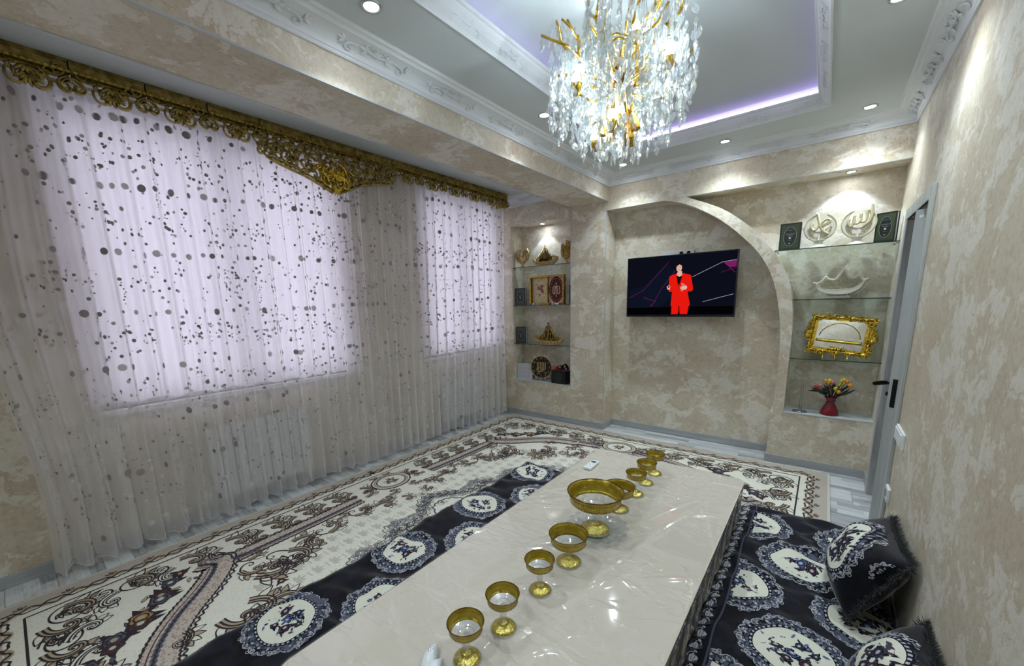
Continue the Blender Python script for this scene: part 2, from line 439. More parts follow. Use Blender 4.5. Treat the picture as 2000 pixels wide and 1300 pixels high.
for xx in np.arange(-1.25, -.2, .35):
    o = sm.copy(); COL.objects.link(o); o.location = (xx, TY1-.036, 2.757); o.rotation_euler = (0, 0, -PI/2)

# corner beads and niche sills
n = [0]
def trim(name, b, mat, label, cat='trim'):
    return S(box(name, b, mat), label, cat)
trim('trim_4', (-1.917, -1.909, YB-.003, YB+.005, .078, 2.42), M_bead, 'pale corner bead on the edge of the pillar by the television recess', 'corner bead')
trim('trim_5', (-2.342, -2.336, YB-.002, YB+.004, .47, 2.42), M_bead, 'pale corner bead on the right edge of the left shelf niche', 'corner bead')
trim('trim_6', (-3.19, -2.339, YB-.004, 4.40, .470, .478), M_pl if 0 else M_bead, 'pale sill board in the bottom of the left shelf niche', 'sill')
trim('trim_7', (-.204, XR, YB-.004, 4.42, .470, .478), M_bead, 'pale sill board in the bottom of the right shelf niche', 'sill')
trim('trim_8', (-1.913, XR, YB-.003, YB+.003, 2.417, 2.423), M_bead, 'pale bead along the lower edge of the header above the arch', 'corner bead')
bh = .072
def bb(name, b, label): return S(box(name, b, M_base, bevel=.003), label, 'baseboard')
bb('baseboard_back', (-3.45, -1.901, YB-.012, YB, 0, bh), 'grey baseboard under the left shelf niche and pillar')
bb('baseboard_recess', (-1.901, -.312, 4.413, 4.425, 0, bh), 'grey baseboard along the television recess')
bb('baseboard_pillar', (-1.913, -1.901, YB, 4.425, 0, bh), 'grey baseboard on the side of the pillar')
bb('baseboard_niche', (-.312, XR, YB-.012, YB, 0, bh), 'grey baseboard below the right shelf niche')
bb('baseboard_arch', (-.312, -.30, YB, 4.413, 0, bh), 'grey baseboard on the inner side of the arch foot')
bb('baseboard_right', (XR-.012, XR, 3.935, YB-.012, 0, bh), 'short grey baseboard between the niche and the door casing')
bb('baseboard_front', (XR-.012, XR, YF, 3.03, 0, bh), 'grey baseboard along the right wall behind the cushions')
bb('baseboard_left', (XW, XW+.012, YF, YB-.012, 0, bh), 'grey baseboard along the window wall')

# door
D = thing('door_1', (XR, 3.48, 0), 'grey wood doorway with its leaf standing open, black lever handle', 'door', kind='structure')
def panelled(name, b, mat): return box(name, b, mat, D, bevel=.003)
panelled('casing_far', (XR-.016, XR, 3.86, 3.93, 0, 2.035), M_doorl)
panelled('casing_near', (XR-.016, XR, 3.03, 3.10, 0, 2.035), M_doorl)
panelled('casing_head', (XR-.0161, XR, 3.10, 3.86, 1.965, 2.035), M_doorl)
panelled('jamb_far', (XR-.014, XR+.14, 3.845, 3.86, 0, 1.965), M_doorw)
panelled('jamb_near', (XR-.014, XR+.14, 3.10, 3.115, 0, 1.965), M_doorw)
panelled('jamb_head', (XR-.014, XR+.14, 3.115, 3.845, 1.965, 2.0), M_doorw)
# open leaf: its lock edge stands in the opening, the leaf runs back into the passage
E0 = np.array((.352, 3.315)); dl = np.array((.58, .815)); dl /= np.linalg.norm(dl); dn = np.array((dl[1], -dl[0]))
def lf(u, v, z): q = E0+dl*u+dn*v; return (q[0], q[1], z)
def lbox(name, u0, u1, v0, v1, z0, z1, mat, par, **k):
    m = MB(); m.add([lf(u0, v0, z0), lf(u1, v0, z0), lf(u1, v1, z0), lf(u0, v1, z0), lf(u0, v0, z1), lf(u1, v0, z1), lf(u1, v1, z1), lf(u0, v1, z1)],
                    [(0, 3, 2, 1), (4, 5, 6, 7), (0, 1, 5, 4), (1, 2, 6, 5), (2, 3, 7, 6), (3, 0, 4, 7)])
    return m.build(name, mat, par, **k)
leafd = lbox('leaf', 0, .72, 0, .060, .008, 1.945, M_doorl, D, bevel=.002)
lbox('lock_plate', -.003, .001, .018, .042, .80, .975, M_blackm, leafd)
lbox('top_latch', -.003, .001, .022, .040, 1.90, 1.915, M_wp, leafd)
m = MB()
m.tube([lf(.06, 0, .935), lf(.06, -.012, .935)], .026, 12); m.tube([lf(.06, 0, .935), lf(.06, -.055, .935)], .009, 8)
m.tube([lf(.06, -.050, .935), lf(.02, -.056, .937), lf(-.035, -.056, .938)], [.013, .015, .012], 8)
m.build('handle', M_blackm, leafd, smooth=False)
m = MB(); m.tube([lf(.06, 0, .868), lf(.06, -.010, .868)], .024, 12); m.tube([lf(.06, -.008, .868), lf(.06, -.03, .868)], .008, 8); m.tube([lf(.06, -.026, .868), lf(.06, -.040, .868)], .014, 8)
m.build('thumb_turn', M_blackm, leafd)
# wall plates
sw = thing('light_switch', (XR, 2.89, .73), 'white triple light switch plate on the right wall near the door', 'switch')
box('plate', (XR-.012, XR, 2.77, 3.01, .69, .775), M_wp, sw, bevel=.003)
for i in range(3): box('rocker', (XR-.017, XR-.012, 2.785+i*.075, 2.85+i*.075, .70, .765), M_wp, sw, bevel=.002)
so = thing('wall_socket', (XR, 2.995, .36), 'white socket low on the right wall above the cushion', 'socket')
box('plate', (XR-.014, XR, 2.935, 3.055, .325, .405), M_wp, so, bevel=.003)
m = MB(); m.tube([(XR-.015, 2.995, .365), (XR-.0155, 2.995, .365)], .024, 14); m.build('socket_face', P('grey_socket_face', (120, 122, 124), .5), so)

# windows
M_pane = see_through('window_glass', (.96, .97, 1, 1), .02)
def backlit():
    t = NT('white_roller_fabric')
    df = t.n('BsdfDiffuse', {0: (.80, .78, .84, 1)}).outputs[0]; tl = t.n('BsdfTranslucent', {0: (.88, .855, .91, 1)}).outputs[0]
    return t.surf(t.n('MixShader', {0: .62, 1: df, 2: tl}).outputs[0])
M_blind = backlit()
for i, (y0, y1, z0, z1) in enumerate((W1, W2)):
    wn = thing('window_%d' % (i+1), (XW-.10, (y0+y1)/2, z0), 'white framed window behind the %s of the sheer curtain' % ('near half' if i == 0 else 'far half'), 'window', kind='structure')
    x0, x1 = XW-.11, XW-.05
    for b in ((x0, x1, y0, y1, z0, z0+.06), (x0, x1, y0, y1, z1-.06, z1), (x0, x1, y0, y0+.06, z0+.06, z1-.06), (x0, x1, y1-.06, y1, z0+.06, z1-.06), (x0, x1, (y0+y1)/2-.05, (y0+y1)/2+.05, z0+.06, z1-.06)):
        box('frame', b, M_frame, wn)
    for a, b in ((y0+.06, (y0+y1)/2-.05), ((y0+y1)/2+.05, y1-.06)):
        box('pane', (XW-.082, XW-.078, a, b, z0+.06, z1-.06), M_pane, wn)
    box('sill', (XW-.06, XW+.05 if i == 0 else XW+.03, y0-.03, y1+.0, z0-.03, z0), M_frame, wn)
    # translucent blind with a scalloped hem
    bl = thing('roller_blind', (XW+.03, (y0+y1)/2, z1), 'white translucent blind with a wavy hem in the %s window' % ('near' if i == 0 else 'far'), 'blind', 'window blinds')
    mb = MB(); N = 90; ya, yb = y0-.06, min(y1+.06, 4.15)
    for k in range(N+1):
        yy = ya+(yb-ya)*k/N; xx = XW+.062
        hem = z0+.035+.022*abs(math.sin((yy-ya)*PI/.21))+(-.02*(yy-ya) if i == 0 else -.01)
        mb.v += [(xx, yy, 2.665), (xx, yy, hem)]
    for k in range(N): mb.f.append((2*k, 2*k+2, 2*k+3, 2*k+1)); mb.m.append(0)
    mb.build('blind_fabric', M_blind, bl)
    box('headrail', (XW+.02, XW+.09, ya-.01, yb, 2.665, 2.72), M_frame, bl)
# radiators
M_rad = P('white_enamel_radiator', (222, 224, 226), .35)
for (ya, yb, lab) in ((.78, 1.50, 'white sectional radiator under the near window behind the curtain'), (3.05, 3.75, 'white sectional radiator under the far window behind the curtain')):
    r = thing('radiator', (XW+.06, (ya+yb)/2, .10), lab, 'radiator', 'radiators')
    nsec = int((yb-ya)/.08)
    f0 = None
    for k in range(nsec):
        yy = ya+k*.08
        if f0 is None: f0 = box('section', (XW+.015, XW+.08, yy+.004, yy+.076, .12, .66), M_rad, r, bevel=.008); fk = f0
        else: fk = f0.copy(); COL.objects.link(fk); fk.location = (0, k*.08, 0)
    m = MB(); m.tube([(XW+.05, ya-.0, .17), (XW+.05, ya-.10, .17), (XW+.05, ya-.10, .0)], .012, 8); m.build('pipe', M_rad, r)
    for yy in (ya+.1, yb-.12): box('bracket', (XW, XW+.04, yy, yy+.03, .55, .60), M_rad, r)
# ================================================================== woven / printed pattern drawn as thin pile on the cloth
class Pat:
    def __init__(s): s.V = []; s.F = []; s.M = []; s.n = 0
    def _add(s, pts, h, faces, m):
        k = len(pts); A = np.empty((k, 3)); A[:, :2] = pts; s.k = (getattr(s, 'k', 0)+1) % 30; A[:, 2] = h+s.k*1.6e-5
        s.V.append(A); s.F += [tuple(i+s.n for i in f) for f in faces]; s.M += [m]*len(faces); s.n += k
    def rib(s, pts, w, m, h=.002, taper=0.0, step=None):
        pts = np.asarray(pts, float); n = len(pts)
        if n < 2: return
        d = np.gradient(pts, axis=0); d /= (np.linalg.norm(d, axis=1, keepdims=True)+1e-9); nn = np.stack([-d[:, 1], d[:, 0]], 1)
        t = np.linspace(0, 1, n)[:, None]; ww = w*(1-taper*t) if taper >= 0 else w*np.clip(np.sin(PI*t)*1.1, .15, 1)
        A = np.empty((2*n, 2)); A[0::2] = pts-nn*ww/2; A[1::2] = pts+nn*ww/2
        s._add(A, h, [(2*i, 2*i+2, 2*i+3, 2*i+1) for i in range(n-1)], m)
    def poly(s, pts, m, h=.001, rings=2, c=None):
        pts = np.asarray(pts, float); n = len(pts); c = pts.mean(0) if c is None else np.asarray(c)
        A = [c[None]]; F = []
        for r in range(1, rings+1): A.append(c+(pts-c)*r/rings)
        for i in range(n):
            j = (i+1) % n; F.append((0, 1+i, 1+j))
            for r in range(rings-1):
                a = 1+r*n; F.append((a+i, a+n+i, a+n+j, a+j))
        s._add(np.concatenate(A), h, F, m)
    def ell(s, x, y, rx, ry, m, h=.001, n=28, rings=2, lobes=0, amp=0, rot=0):
        a = np.linspace(0, 2*PI, n, endpoint=False); r = 1+amp*np.cos(lobes*a) if lobes else 1
        X, Y = rx*r*np.cos(a), ry*r*np.sin(a); c, q = math.cos(rot), math.sin(rot)
        s.poly(np.stack([x+X*c-Y*q, y+X*q+Y*c], 1), m, h, rings, (x, y))
    def ering(s, x, y, rx, ry, w, m, h=.002, n=56, lobes=0, amp=0, dash=None):
        a = np.linspace(0, 2*PI, n+1); r = 1+amp*np.cos(lobes*a) if lobes else np.ones(n+1)
        P_ = np.stack([x+rx*r*np.cos(a), y+ry*r*np.sin(a)], 1)
        if dash is None: s.rib(P_, w, m, h)
        else:
            for i in range(0, n, 2): s.rib(P_[i:i+2], w, m, h)
    def leaf(s, x, y, ang, L, W, fill, line=None, h=.002, lw=.004):
        t = np.linspace(0, 1, 8); a = math.radians(ang); c, q = math.cos(a), math.sin(a)
        wd = W*np.sin(PI*t**.75)/2; u = t*L; b = .18*L*t*t
        up = np.stack([u, b+wd], 1); dn = np.stack([u, b-wd], 1)
        R = np.array([[c, q], [-q, c]]); o = np.array((x, y))
        if fill is not None: s.poly(np.concatenate([up, dn[::-1][1:-1]])@R+o, fill, h, 1)
        if line is not None:
            s.rib(up@R+o, lw, line, h+.0006); s.rib(dn@R+o, lw, line, h+.0006)
    def scroll(s, x, y, ang, L, flip, w, m, h=.003, total=2.5*PI, p=1.5, taper=.6, n=26):
        pts = euler(x, y, ang, L, flip, total, p, n); s.rib(pts, w, m, h, taper); return pts
    def rose(s, x, y, r, dark, mid, lite, h=.003, rot=0):
        for k in range(3): s.leaf(x, y, rot+k*120+30, r*1.9, r*.8, dark, None, h-.0008)
        s.ell(x, y, r, r, dark, h, 20, 1, 5, .12); s.ell(x, y, r*.8, r*.8, mid, h+.0006, 18, 1, 5, .14)
        for k in range(5):
            a = rot+k*72; q = np.radians(np.linspace(a, a+95, 6))
            s.rib(np.stack([x+r*.55*np.cos(q), y+r*.55*np.sin(q)], 1), r*.16, dark, h+.0012)
        s.ell(x, y, r*.3, r*.3, lite, h+.0014, 8, 1)
    def mirror(s, x0, x1, y0, y1):
        """copy the drawn quarter (a, b from the corner) to the four corners of a rectangle"""
        V = np.concatenate(s.V); F0 = list(s.F); M0 = list(s.M); N = len(V); out = []
        s.F = []; s.M = []
        for i, (fx, fy) in enumerate(((1, 1), (-1, 1), (1, -1), (-1, -1))):
            W_ = V.copy(); W_[:, 0] = x0+V[:, 0] if fx > 0 else x1-V[:, 0]; W_[:, 1] = y0+V[:, 1] if fy > 0 else y1-V[:, 1]
            out.append(W_); s.F += [tuple(k+i*N for k in (f if fx*fy > 0 else f[::-1])) for f in F0]; s.M += M0
        s.V = out; s.n = 4*N
    def build(s, name, fn, mats, parent=None, keep=None, **k):
        V = np.concatenate(s.V); F = s.F; Mi = s.M
        if keep is not None:
            ok = keep(V[:, 0], V[:, 1]); sel = [all(ok[i] for i in f) for f in F]
            F = [f for f, q in zip(F, sel) if q]; Mi = [q2 for q2, q in zip(Mi, sel) if q]
        P3 = fn(V[:, 0], V[:, 1], V[:, 2]); u = np.unique(np.fromiter((i for f in F for i in f), dtype=np.int64)) 
        mp = np.full(len(V), -1); mp[u] = np.arange(len(u))
        F = [tuple(int(mp[i]) for i in f) for f in F]
        return mk(name, P3[u], F, mats, parent, mi=Mi, smooth=True, **k)

# ------------------------------------------------------------------ the rug
RX0, RX1, RY0, RY1 = -3.19, .156, -.35, 4.10
def rug_ground():
    t = NT('rug_cream_pile'); co = t.n('TexCoord').outputs['Object']
    n = t.n('TexNoise', {'Vector': co, 'Scale': 220.0, 'Detail': 2.0}).outputs[0]
    v = t.n('TexVoronoi', {'Vector': co, 'Scale': 60.0}).outputs[0]
    c = t.ramp(v, [(.10, lin((214, 210, 196))), (.45, lin((228, 224, 210)))])
    return t.surf(t.pbr(color=c, rough=.95, normal=t.bump(n, .4, .003), spec=.1))
M_rc = rug_ground()
M_rb = fabric('rug_beige_border', (186, 176, 164), bscale=220, bstr=.4)
M_rk = fabric('rug_dark_line', (58, 50, 54)); M_rt = fabric('rug_tan_fill', (176, 158, 134)); M_rg = fabric('rug_grey_damask', (196, 192, 180))
M_rw = fabric('rug_wine', (92, 60, 60)); M_rn = fabric('rug_slate', (92, 94, 108)); M_ry = fabric('rug_ochre', (168, 132, 84))
def speck():
    t = NT('rug_speckled_band'); co = t.n('TexCoord').outputs['Object']
    n = t.n('TexVoronoi', {'Vector': co, 'Scale': 75.0}).outputs[0]
    c = t.ramp(n, [(.25, lin((150, 130, 122))), (.5, lin((196, 182, 170)))])
    return t.surf(t.pbr(color=c, rough=.95, spec=.1))
M_rs = speck()
RM = [M_rc, M_rb, M_rk, M_rt, M_rg, M_rw, M_rn, M_ry, M_rs]
cR, bR, kR, tR, gR, wR, nR, yR, sR = range(9)
RUG = thing('rug', (-1.52, 1.87, 0), 'large cream rug with black and tan scrollwork covering the floor', 'rug')
box('rug_base', (RX0, RX1, RY0, RY1, .001, .008), M_rb, RUG)
box('rug_field', (RX0+.12, RX1-.12, RY0+.12, RY1-.12, .008, .0088), M_rc, RUG)
m = MB()
for (x0, x1, y0, y1) in ((RX0-.004, RX0+.012, RY0, RY1), (RX1-.012, RX1+.004, RY0, RY1), (RX0, RX1, RY0-.004, RY0+.012)): m.box(x0, x1, y0, y1, .0012, .010)
m.build('bound_edge', fabric('rug_pale_binding', (206, 200, 190)), RUG)
m = MB()
for i in range(420):
    x = RX0+(RX1-RX0)*i/420; z = .009; j = random.uniform(-.006, .006)
    m.tube([(x, RY1-.004, z), (x+j, RY1+.018, .004), (x+j*1.5, RY1+.036, .002)], .0032, 3)
m.build('fringe', fabric('rug_white_fringe', (224, 222, 214)), RUG, kind='stuff')
HA, HB = (RX1-RX0)/2, (RY1-RY0)/2
q = Pat(); rr = random.Random(3)
def chain(q, L, along):
    s_ = np.arange(.115, L, .0075)
    f = (lambda a, b: (b, a)) if along == 'b' else (lambda a, b: (a, b))
    for ph, am in ((0, .024), (PI, .020)):
        P_ = np.stack([s_, .118+am*np.sin(s_*2*PI/.17+ph)+.006*np.sin(s_*2*PI/.057)], 1)
        q.rib(P_ if along == 'a' else P_[:, ::-1], .010, kR, .0022)
    P_ = np.stack([s_, .118+.022*np.sin(s_*2*PI/.17+PI)], 1); q.rib(P_ if along == 'a' else P_[:, ::-1], .03, tR, .0012)
    for s0 in np.arange(.18, L, .17):
        for k in range(3):
            a = 60*k+30
            if along == 'a': q.leaf(s0, .082, a-180, .028, .014, tR, kR, .0022, .004)
            else: q.leaf(.082, s0, a+90, .028, .014, tR, kR, .0022, .004)
    P_ = np.stack([np.arange(.19, L, .02), np.full(len(np.arange(.19, L, .02)), .19)], 1); q.rib(P_ if along == 'a' else P_[:, ::-1], .010, kR, .0022)
chain(q, HA+.02, 'a'); chain(q, HB+.02, 'b')
def acan(q, x, y, ang, sz, flip, fill=tR, n=6, line=kR):
    p = q.scroll(x, y, ang, sz, flip, sz*.13, fill, .0030); q.rib(p+[[.004, .0]], sz*.036, line, .0042, .4)
    d = np.gradient(p, axis=0)
    for sgn in (1, -1):
        off = np.stack([-d[:, 1], d[:, 0]], 1); off /= np.linalg.norm(off, axis=1, keepdims=True)+1e-9
        q.rib(p+off*sz*.07*sgn*np.linspace(1, .4, len(p))[:, None], sz*.030, line, .0042, .3)
    for k in range(n):
        i = 2+k*2; a = math.degrees(math.atan2(d[i, 1], d[i, 0]))
        q.leaf(p[i, 0], p[i, 1], a-flip*(52+rr.uniform(-10, 10)), sz*(.34-.025*k), sz*.15, fill if k % 2 else cR, line, .0018, sz*.022)
def palm(q, x, y, ang, sz, line=kR):
    q.ering(x, y, sz*.62 if abs(math.cos(math.radians(ang))) > .7 else sz*.5, sz*.5 if abs(math.cos(math.radians(ang))) > .7 else sz*.62, .009, line, .0024)
    for k in range(-3, 4): q.leaf(x-.25*sz*math.cos(math.radians(ang)), y-.25*sz*math.sin(math.radians(ang)), ang+k*26, sz*(.62-.08*abs(k)), sz*.13, tR if k % 2 else None, line, .0020, .006)
# outer scroll zone between the chain and the rope
for b in (.42, .66, .90, 1.14, 1.36, 1.58, 1.80):
    acan(q, .24, b-.1, 80, .27, -1, tR, 6); acan(q, .31, b+.1, -70, .24, 1, tR if b > 1 else cR, 6)
    q.scroll(.34, b, 100, .22, 1, .012, kR, .0030); q.scroll(.22, b+.05, -80, .16, 1, .009, kR, .0030)
palm(q, .31, .33, 45, .13); palm(q, .30, .60, 90, .12); palm(q, .55, .30, 0, .12)
for a in (.48, .70, .92, 1.14, 1.36):
    acan(q, a-.1, .24, 10, .27, 1, tR, 6); acan(q, a+.1, .31, 160, .24, -1, tR if a > .8 else cR, 6)
    q.scroll(a, .34, -10, .22, -1, .012, kR, .0030); q.scroll(a+.05, .22, 170, .16, -1, .009, kR, .0030)
# corner bouquet
for k, t in enumerate(np.linspace(0, 1, 9)):
    x = .42+.46*t+rr.uniform(-.03, .03); y = .78-.42*t+rr.uniform(-.03, .03)
    q.rose(x, y, .034+.018*math.sin(PI*t), kR, (wR, nR, wR, nR, yR)[k % 5], (tR, gR)[k % 2], .0034, rr.uniform(0, 90))
for k in range(26):
    t = rr.random(); q.leaf(.42+.46*t+rr.uniform(-.07, .07), .78-.42*t+rr.uniform(-.07, .07), rr.uniform(0, 360), .05, .02, (kR, nR, tR)[k % 3], kR, .0024, .003)
for k in range(8): q.leaf(.85+.03*k, .34-.01*k, rr.uniform(-60, 60), .05, .018, kR, None, .0024)
# rope band
def band(q, pts, w):
    pts = np.asarray(pts); d = np.gradient(pts, axis=0); d /= np.linalg.norm(d, axis=1, keepdims=True); nn = np.stack([-d[:, 1], d[:, 0]], 1)
    q.rib(pts, w, sR, .0040)
    L = np.r_[0, np.cumsum(np.linalg.norm(np.diff(pts, axis=0), axis=1))][:, None]
    for o_, w_, m_ in ((-.5, .012, kR), (.5, .010, kR), (-.12, .026, nR), (-.12, .009, kR)):
        q.rib(pts+nn*(w*o_+.004*np.sin(L*2*PI/.03)), w_, m_, .0050)
    q.rib(pts+nn*(w*.62+.008*np.sin(L*2*PI/.045)), .010, kR, .0046); q.rib(pts+nn*(w*-.30), .006, wR, .0052)
arc = smooth_curve([(.40, .86), (.47, .93), (.56, .90), (.68, .81), (.82, .68), (.96, .585), (1.10, .53), (1.25, .50)], 14)
band(q, arc, .15)
band(q, smooth_curve([(.50, 1.00), (.495, 1.3), (.49, 1.6), (.475, 1.88)], 40), .12)
band(q, smooth_curve([(1.26, .49), (1.4, .475), (1.52, .46)], 20), .11)
acan(q, .44, .93, 190, .17, 1, tR, 4); acan(q, .5, 1.0, 120, .14, -1, tR, 4)
acan(q, 1.25, .45, 250, .16, 1, tR, 4)
# medallions in the middle of each side
for k, (a, b) in enumerate(((.30, 1.98), (.48, 1.93), (.60, 2.06), (.22, 2.12))):
    acan(q, a, b, (60, 100, 80, 70)[k], (.22, .22, .18, .16)[k], (-1, 1, 1, -1)[k], tR, 5)
for k, (a, b) in enumerate(((1.42, .30), (1.42, .52), (1.52, .62))): acan(q, a, b, (20, -10, 30)[k], .2, (1, -1, 1)[k], tR, 5)
# acanthus inside the rope
acan(q, .66, 1.42, -60, .26, 1, tR, 6); acan(q, .62, 1.30, 100, .24, -1, tR, 6); acan(q, .80, 1.02, 40, .34, 1, tR, 8); acan(q, .98, .92, 60, .30, -1, tR, 7)
acan(q, .76, 1.16, 20, .26, 1, cR, 6); acan(q, 1.02, .78, 10, .30, 1, tR, 7); acan(q, 1.22, .68, -10, .26, -1, tR, 6); acan(q, 1.36, .66, 20, .26, 1, tR, 6); acan(q, 1.5, .64, 0, .22, -1, tR, 6)
acan(q, .60, 1.62, 80, .16, 1, tR, 5); acan(q, .60, 1.80, 80, .16, -1, tR, 5); acan(q, .62, 1.95, 40, .2, 1, tR, 5); acan(q, .70, 2.1, 60, .18, -1, tR, 5)
for (x_, y_, a_, s_, f_) in ((.70, 1.24, 60, .30, -1), (.72, 1.50, 100, .26, 1), (.90, 1.12, 130, .28, 1), (1.08, .98, 100, .26, -1), (1.16, .86, 40, .26, 1), (1.30, .78, 80, .22, -1), (1.45, .74, 20, .22, 1), (.66, 1.72, 60, .22, 1), (.66, 1.88, 100, .24, -1), (.60, 1.05, 90, .2, 1), (.95, .66, 20, .2, -1), (.68, .98, 10, .22, 1)):
    acan(q, x_, y_, a_, s_, f_, tR, 7); q.scroll(x_, y_, a_+150, s_*.8, -f_, .011, kR, .0034)
for k in range(5): q.rose(.86+.10*k, 1.18-.09*k, .022, kR, wR if k % 2 else tR, gR, .0034, k*20)
# damask field
for i in range(9):
    for j in range(15):
        a = .80+i*.115; b = .75+j*.105+(.05 if i % 2 else 0)
        if a > HA or b > HB: continue
        if (a-.45)/.9+(b-.5)/.9 < 1.05: continue
        for k in range(5): q.leaf(a, b-.03, 90+(k-2)*38, .062-.006*abs(k-2), .022, gR, None, .0012)
        q.leaf(a, b+.045, 0, .03, .012, gR, None, .0012); q.leaf(a, b+.045, 180, .03, .012, gR, None, .0012)
# grey lace medallion in the middle of the rug
lace = smooth_curve([(.84, HB), (.87, 2.12), (.98, 2.02), (1.0, 1.86), (.97, 1.75), (1.08, 1.68), (1.12, 1.52), (1.09, 1.42), (1.20, 1.35), (1.30, 1.2), (1.45, 1.12), (HA, 1.08)], 14)
sc2 = .012*np.sin(np.arange(len(lace))*.9)
for k, (o_, w_, m_) in enumerate(((0, .006, kR), (.03, .005, nR), (.07, .008, kR), (.11, .004, nR), (.16, .012, nR))):
    c_ = np.array((HA, HB)); d_ = c_-lace; d_ /= np.linalg.norm(d_, axis=1, keepdims=True)
    q.rib(lace+d_*(o_+sc2[:, None]*(1 if k < 2 else -.6)), w_, m_, .0030)
for i in range(4, len(lace)-2, 7):
    d_ = np.array((HA, HB))-lace[i]; a = math.degrees(math.atan2(d_[1], d_[0]))
    acan(q, lace[i, 0]+d_[0]*.06, lace[i, 1]+d_[1]*.06, a+70, .14, 1, gR, 4, nR); acan(q, lace[i, 0]+d_[0]*.1, lace[i, 1]+d_[1]*.1, a-60, .14, -1, gR, 4, kR)
q.mirror(RX0, RX1, RY0, RY1)
for (cx, cy, rx, ry) in ((RX0+.39, RY0+HB, .105, .125), (RX1-.39, RY0+HB, .105, .125), (RX0+HA, RY0+.39, .125, .105), (RX0+HA, RY1-.39, .125, .105)):
    q.ell(cx, cy, rx*1.35, ry*1.35, cR, .0052, 40, 1); q.ell(cx, cy, rx, ry, cR, .0056, 36, 1)
    q.ering(cx, cy, rx*1.35, ry*1.35, .012, kR, .0062); q.ering(cx, cy, rx*1.15, ry*1.15, .018, tR, .0062); q.ering(cx, cy, rx, ry, .010, kR, .0064)
    q.rose(cx, cy, .035, kR, tR, gR, .0066, 10)
    for k in range(6): q.leaf(cx, cy, k*60, .07, .02, tR, kR, .0060, .004)
q.build('scrollwork', lambda x, y, h: np.stack([x, y, .0084+h*.55], 1), RM, RUG, kind='stuff')

# ------------------------------------------------------------------ printed velvet of mattresses and cushions
def velvet(name, rgb, dk):
    t = NT(name); co = t.n('TexCoord').outputs['Object']
    n = t.n('TexNoise', {'Vector': co, 'Scale': 9.0, 'Detail': 4.0, 'Distortion': .8}).outputs[0]
    c = t.ramp(n, [(.35, lin(dk)), (.75, lin(rgb))])
    return t.surf(t.pbr(color=c, rough=.75, sheen=.6, sheenr=.35, spec=.15))
M_vk = velvet('black_navy_velvet', (34, 34, 46), (12, 12, 18))
M_vc = fabric('velvet_cream', (216, 215, 200)); M_vs = fabric('velvet_slate', (88, 92, 108)); M_vp = fabric('velvet_pale_line', (182, 182, 186)); M_vd = fabric('velvet_dark_line', (22, 22, 40))
M_vw = fabric('velvet_wine', (84, 58, 70)); M_vb = fabric('velvet_blue', (84, 102, 146)); M_vg = fabric('velvet_grey', (64, 66, 78)); M_vl = fabric('velvet_light_slate', (130, 138, 154))
VM = [M_vk, M_vc, M_vs, M_vp, M_vd, M_vw, M_vb, M_vg, M_vl]
K_, C_, S_, P_v, D_, W_v, B_, G_, L_ = range(9)
def medallion(q, cx, cy, rx=.135, ry=.118, ox=.205, oy=.195, seed=0, tint=0, fl=1.0):
    r = random.Random(seed); mx, my = (rx+ox)/2, (ry+oy)/2
    q.ell(cx, cy, ox*.93, oy*.93, S_, .0010, 64, 4, 16, .045)
    for k in range(32):
        a = 2*PI*k/32; b = a+.05
        q.leaf(cx+rx*1.1*math.cos(a), cy+ry*1.1*math.sin(a), math.degrees(a), (ox-rx)*.55, .016, L_ if k % 2 else G_, D_, .0016, .0025)
    for k in range(22):
        a = 2*PI*k/22; x, y = cx+ox*.86*math.cos(a), cy+oy*.86*math.sin(a); g = math.degrees(a)
        for f in (1, -1):
            q.scroll(x, y, g+f*34, ox*.36, f, .0034, P_v, .0026, 2.3*PI, 1.3, .2, 16)
        q.scroll(x, y, g+90, ox*.30, -1, .0032, P_v if k % 2 else D_, .0028, 2.0*PI, 1.2, .2, 12)
        q.ell(cx+mx*.97*math.cos(a+.2), cy+my*.97*math.sin(a+.2), .007, .007, P_v, .0028, 4, 1)
    q.ering(cx, cy, ox*.80, oy*.80, .004, D_, .0026, 64, 16, .04)
    q.ell(cx, cy, rx*1.06, ry*1.06, D_, .0020, 40, 3); q.ering(cx, cy, rx*1.06, ry*1.06, .013, D_, .0030, 60); q.ering(cx, cy, rx*1.06, ry*1.06, .007, P_v, .0036, 80, dash=1)
    q.ell(cx, cy, rx, ry, C_, .0034, 40, 3)
    s = rx/.135*fl
    fl_ = [(0, 0, .028, B_), (-.055, .02, .025, W_v), (.048, -.03, .027, W_v), (.02, .05, .019, G_), (-.015, -.05, .020, W_v), (.075, .02, .014, G_), (-.06, -.03, .012, B_), (.05, .045, .011, B_)]
    for k, (x, y, rr_, c_) in enumerate(fl_):
        if abs(x)/ (rx/ s) > .95: continue
        c2 = (c_, W_v if c_ == B_ else G_)[tint]
        q.rose(cx+x*s, cy+y*s*(ry/rx)*1.1, rr_*s, D_, c2, P_v, .0042, r.uniform(0, 90))
    for k in range(44):
        a = r.uniform(0, 2*PI); d = r.uniform(.15, .8)
        q.leaf(cx+rx*d*math.cos(a), cy+ry*d*math.sin(a), r.uniform(0, 360), .026*s, .010*s, (D_, G_, B_ if not tint else G_, W_v)[k % 4], None, .0040)
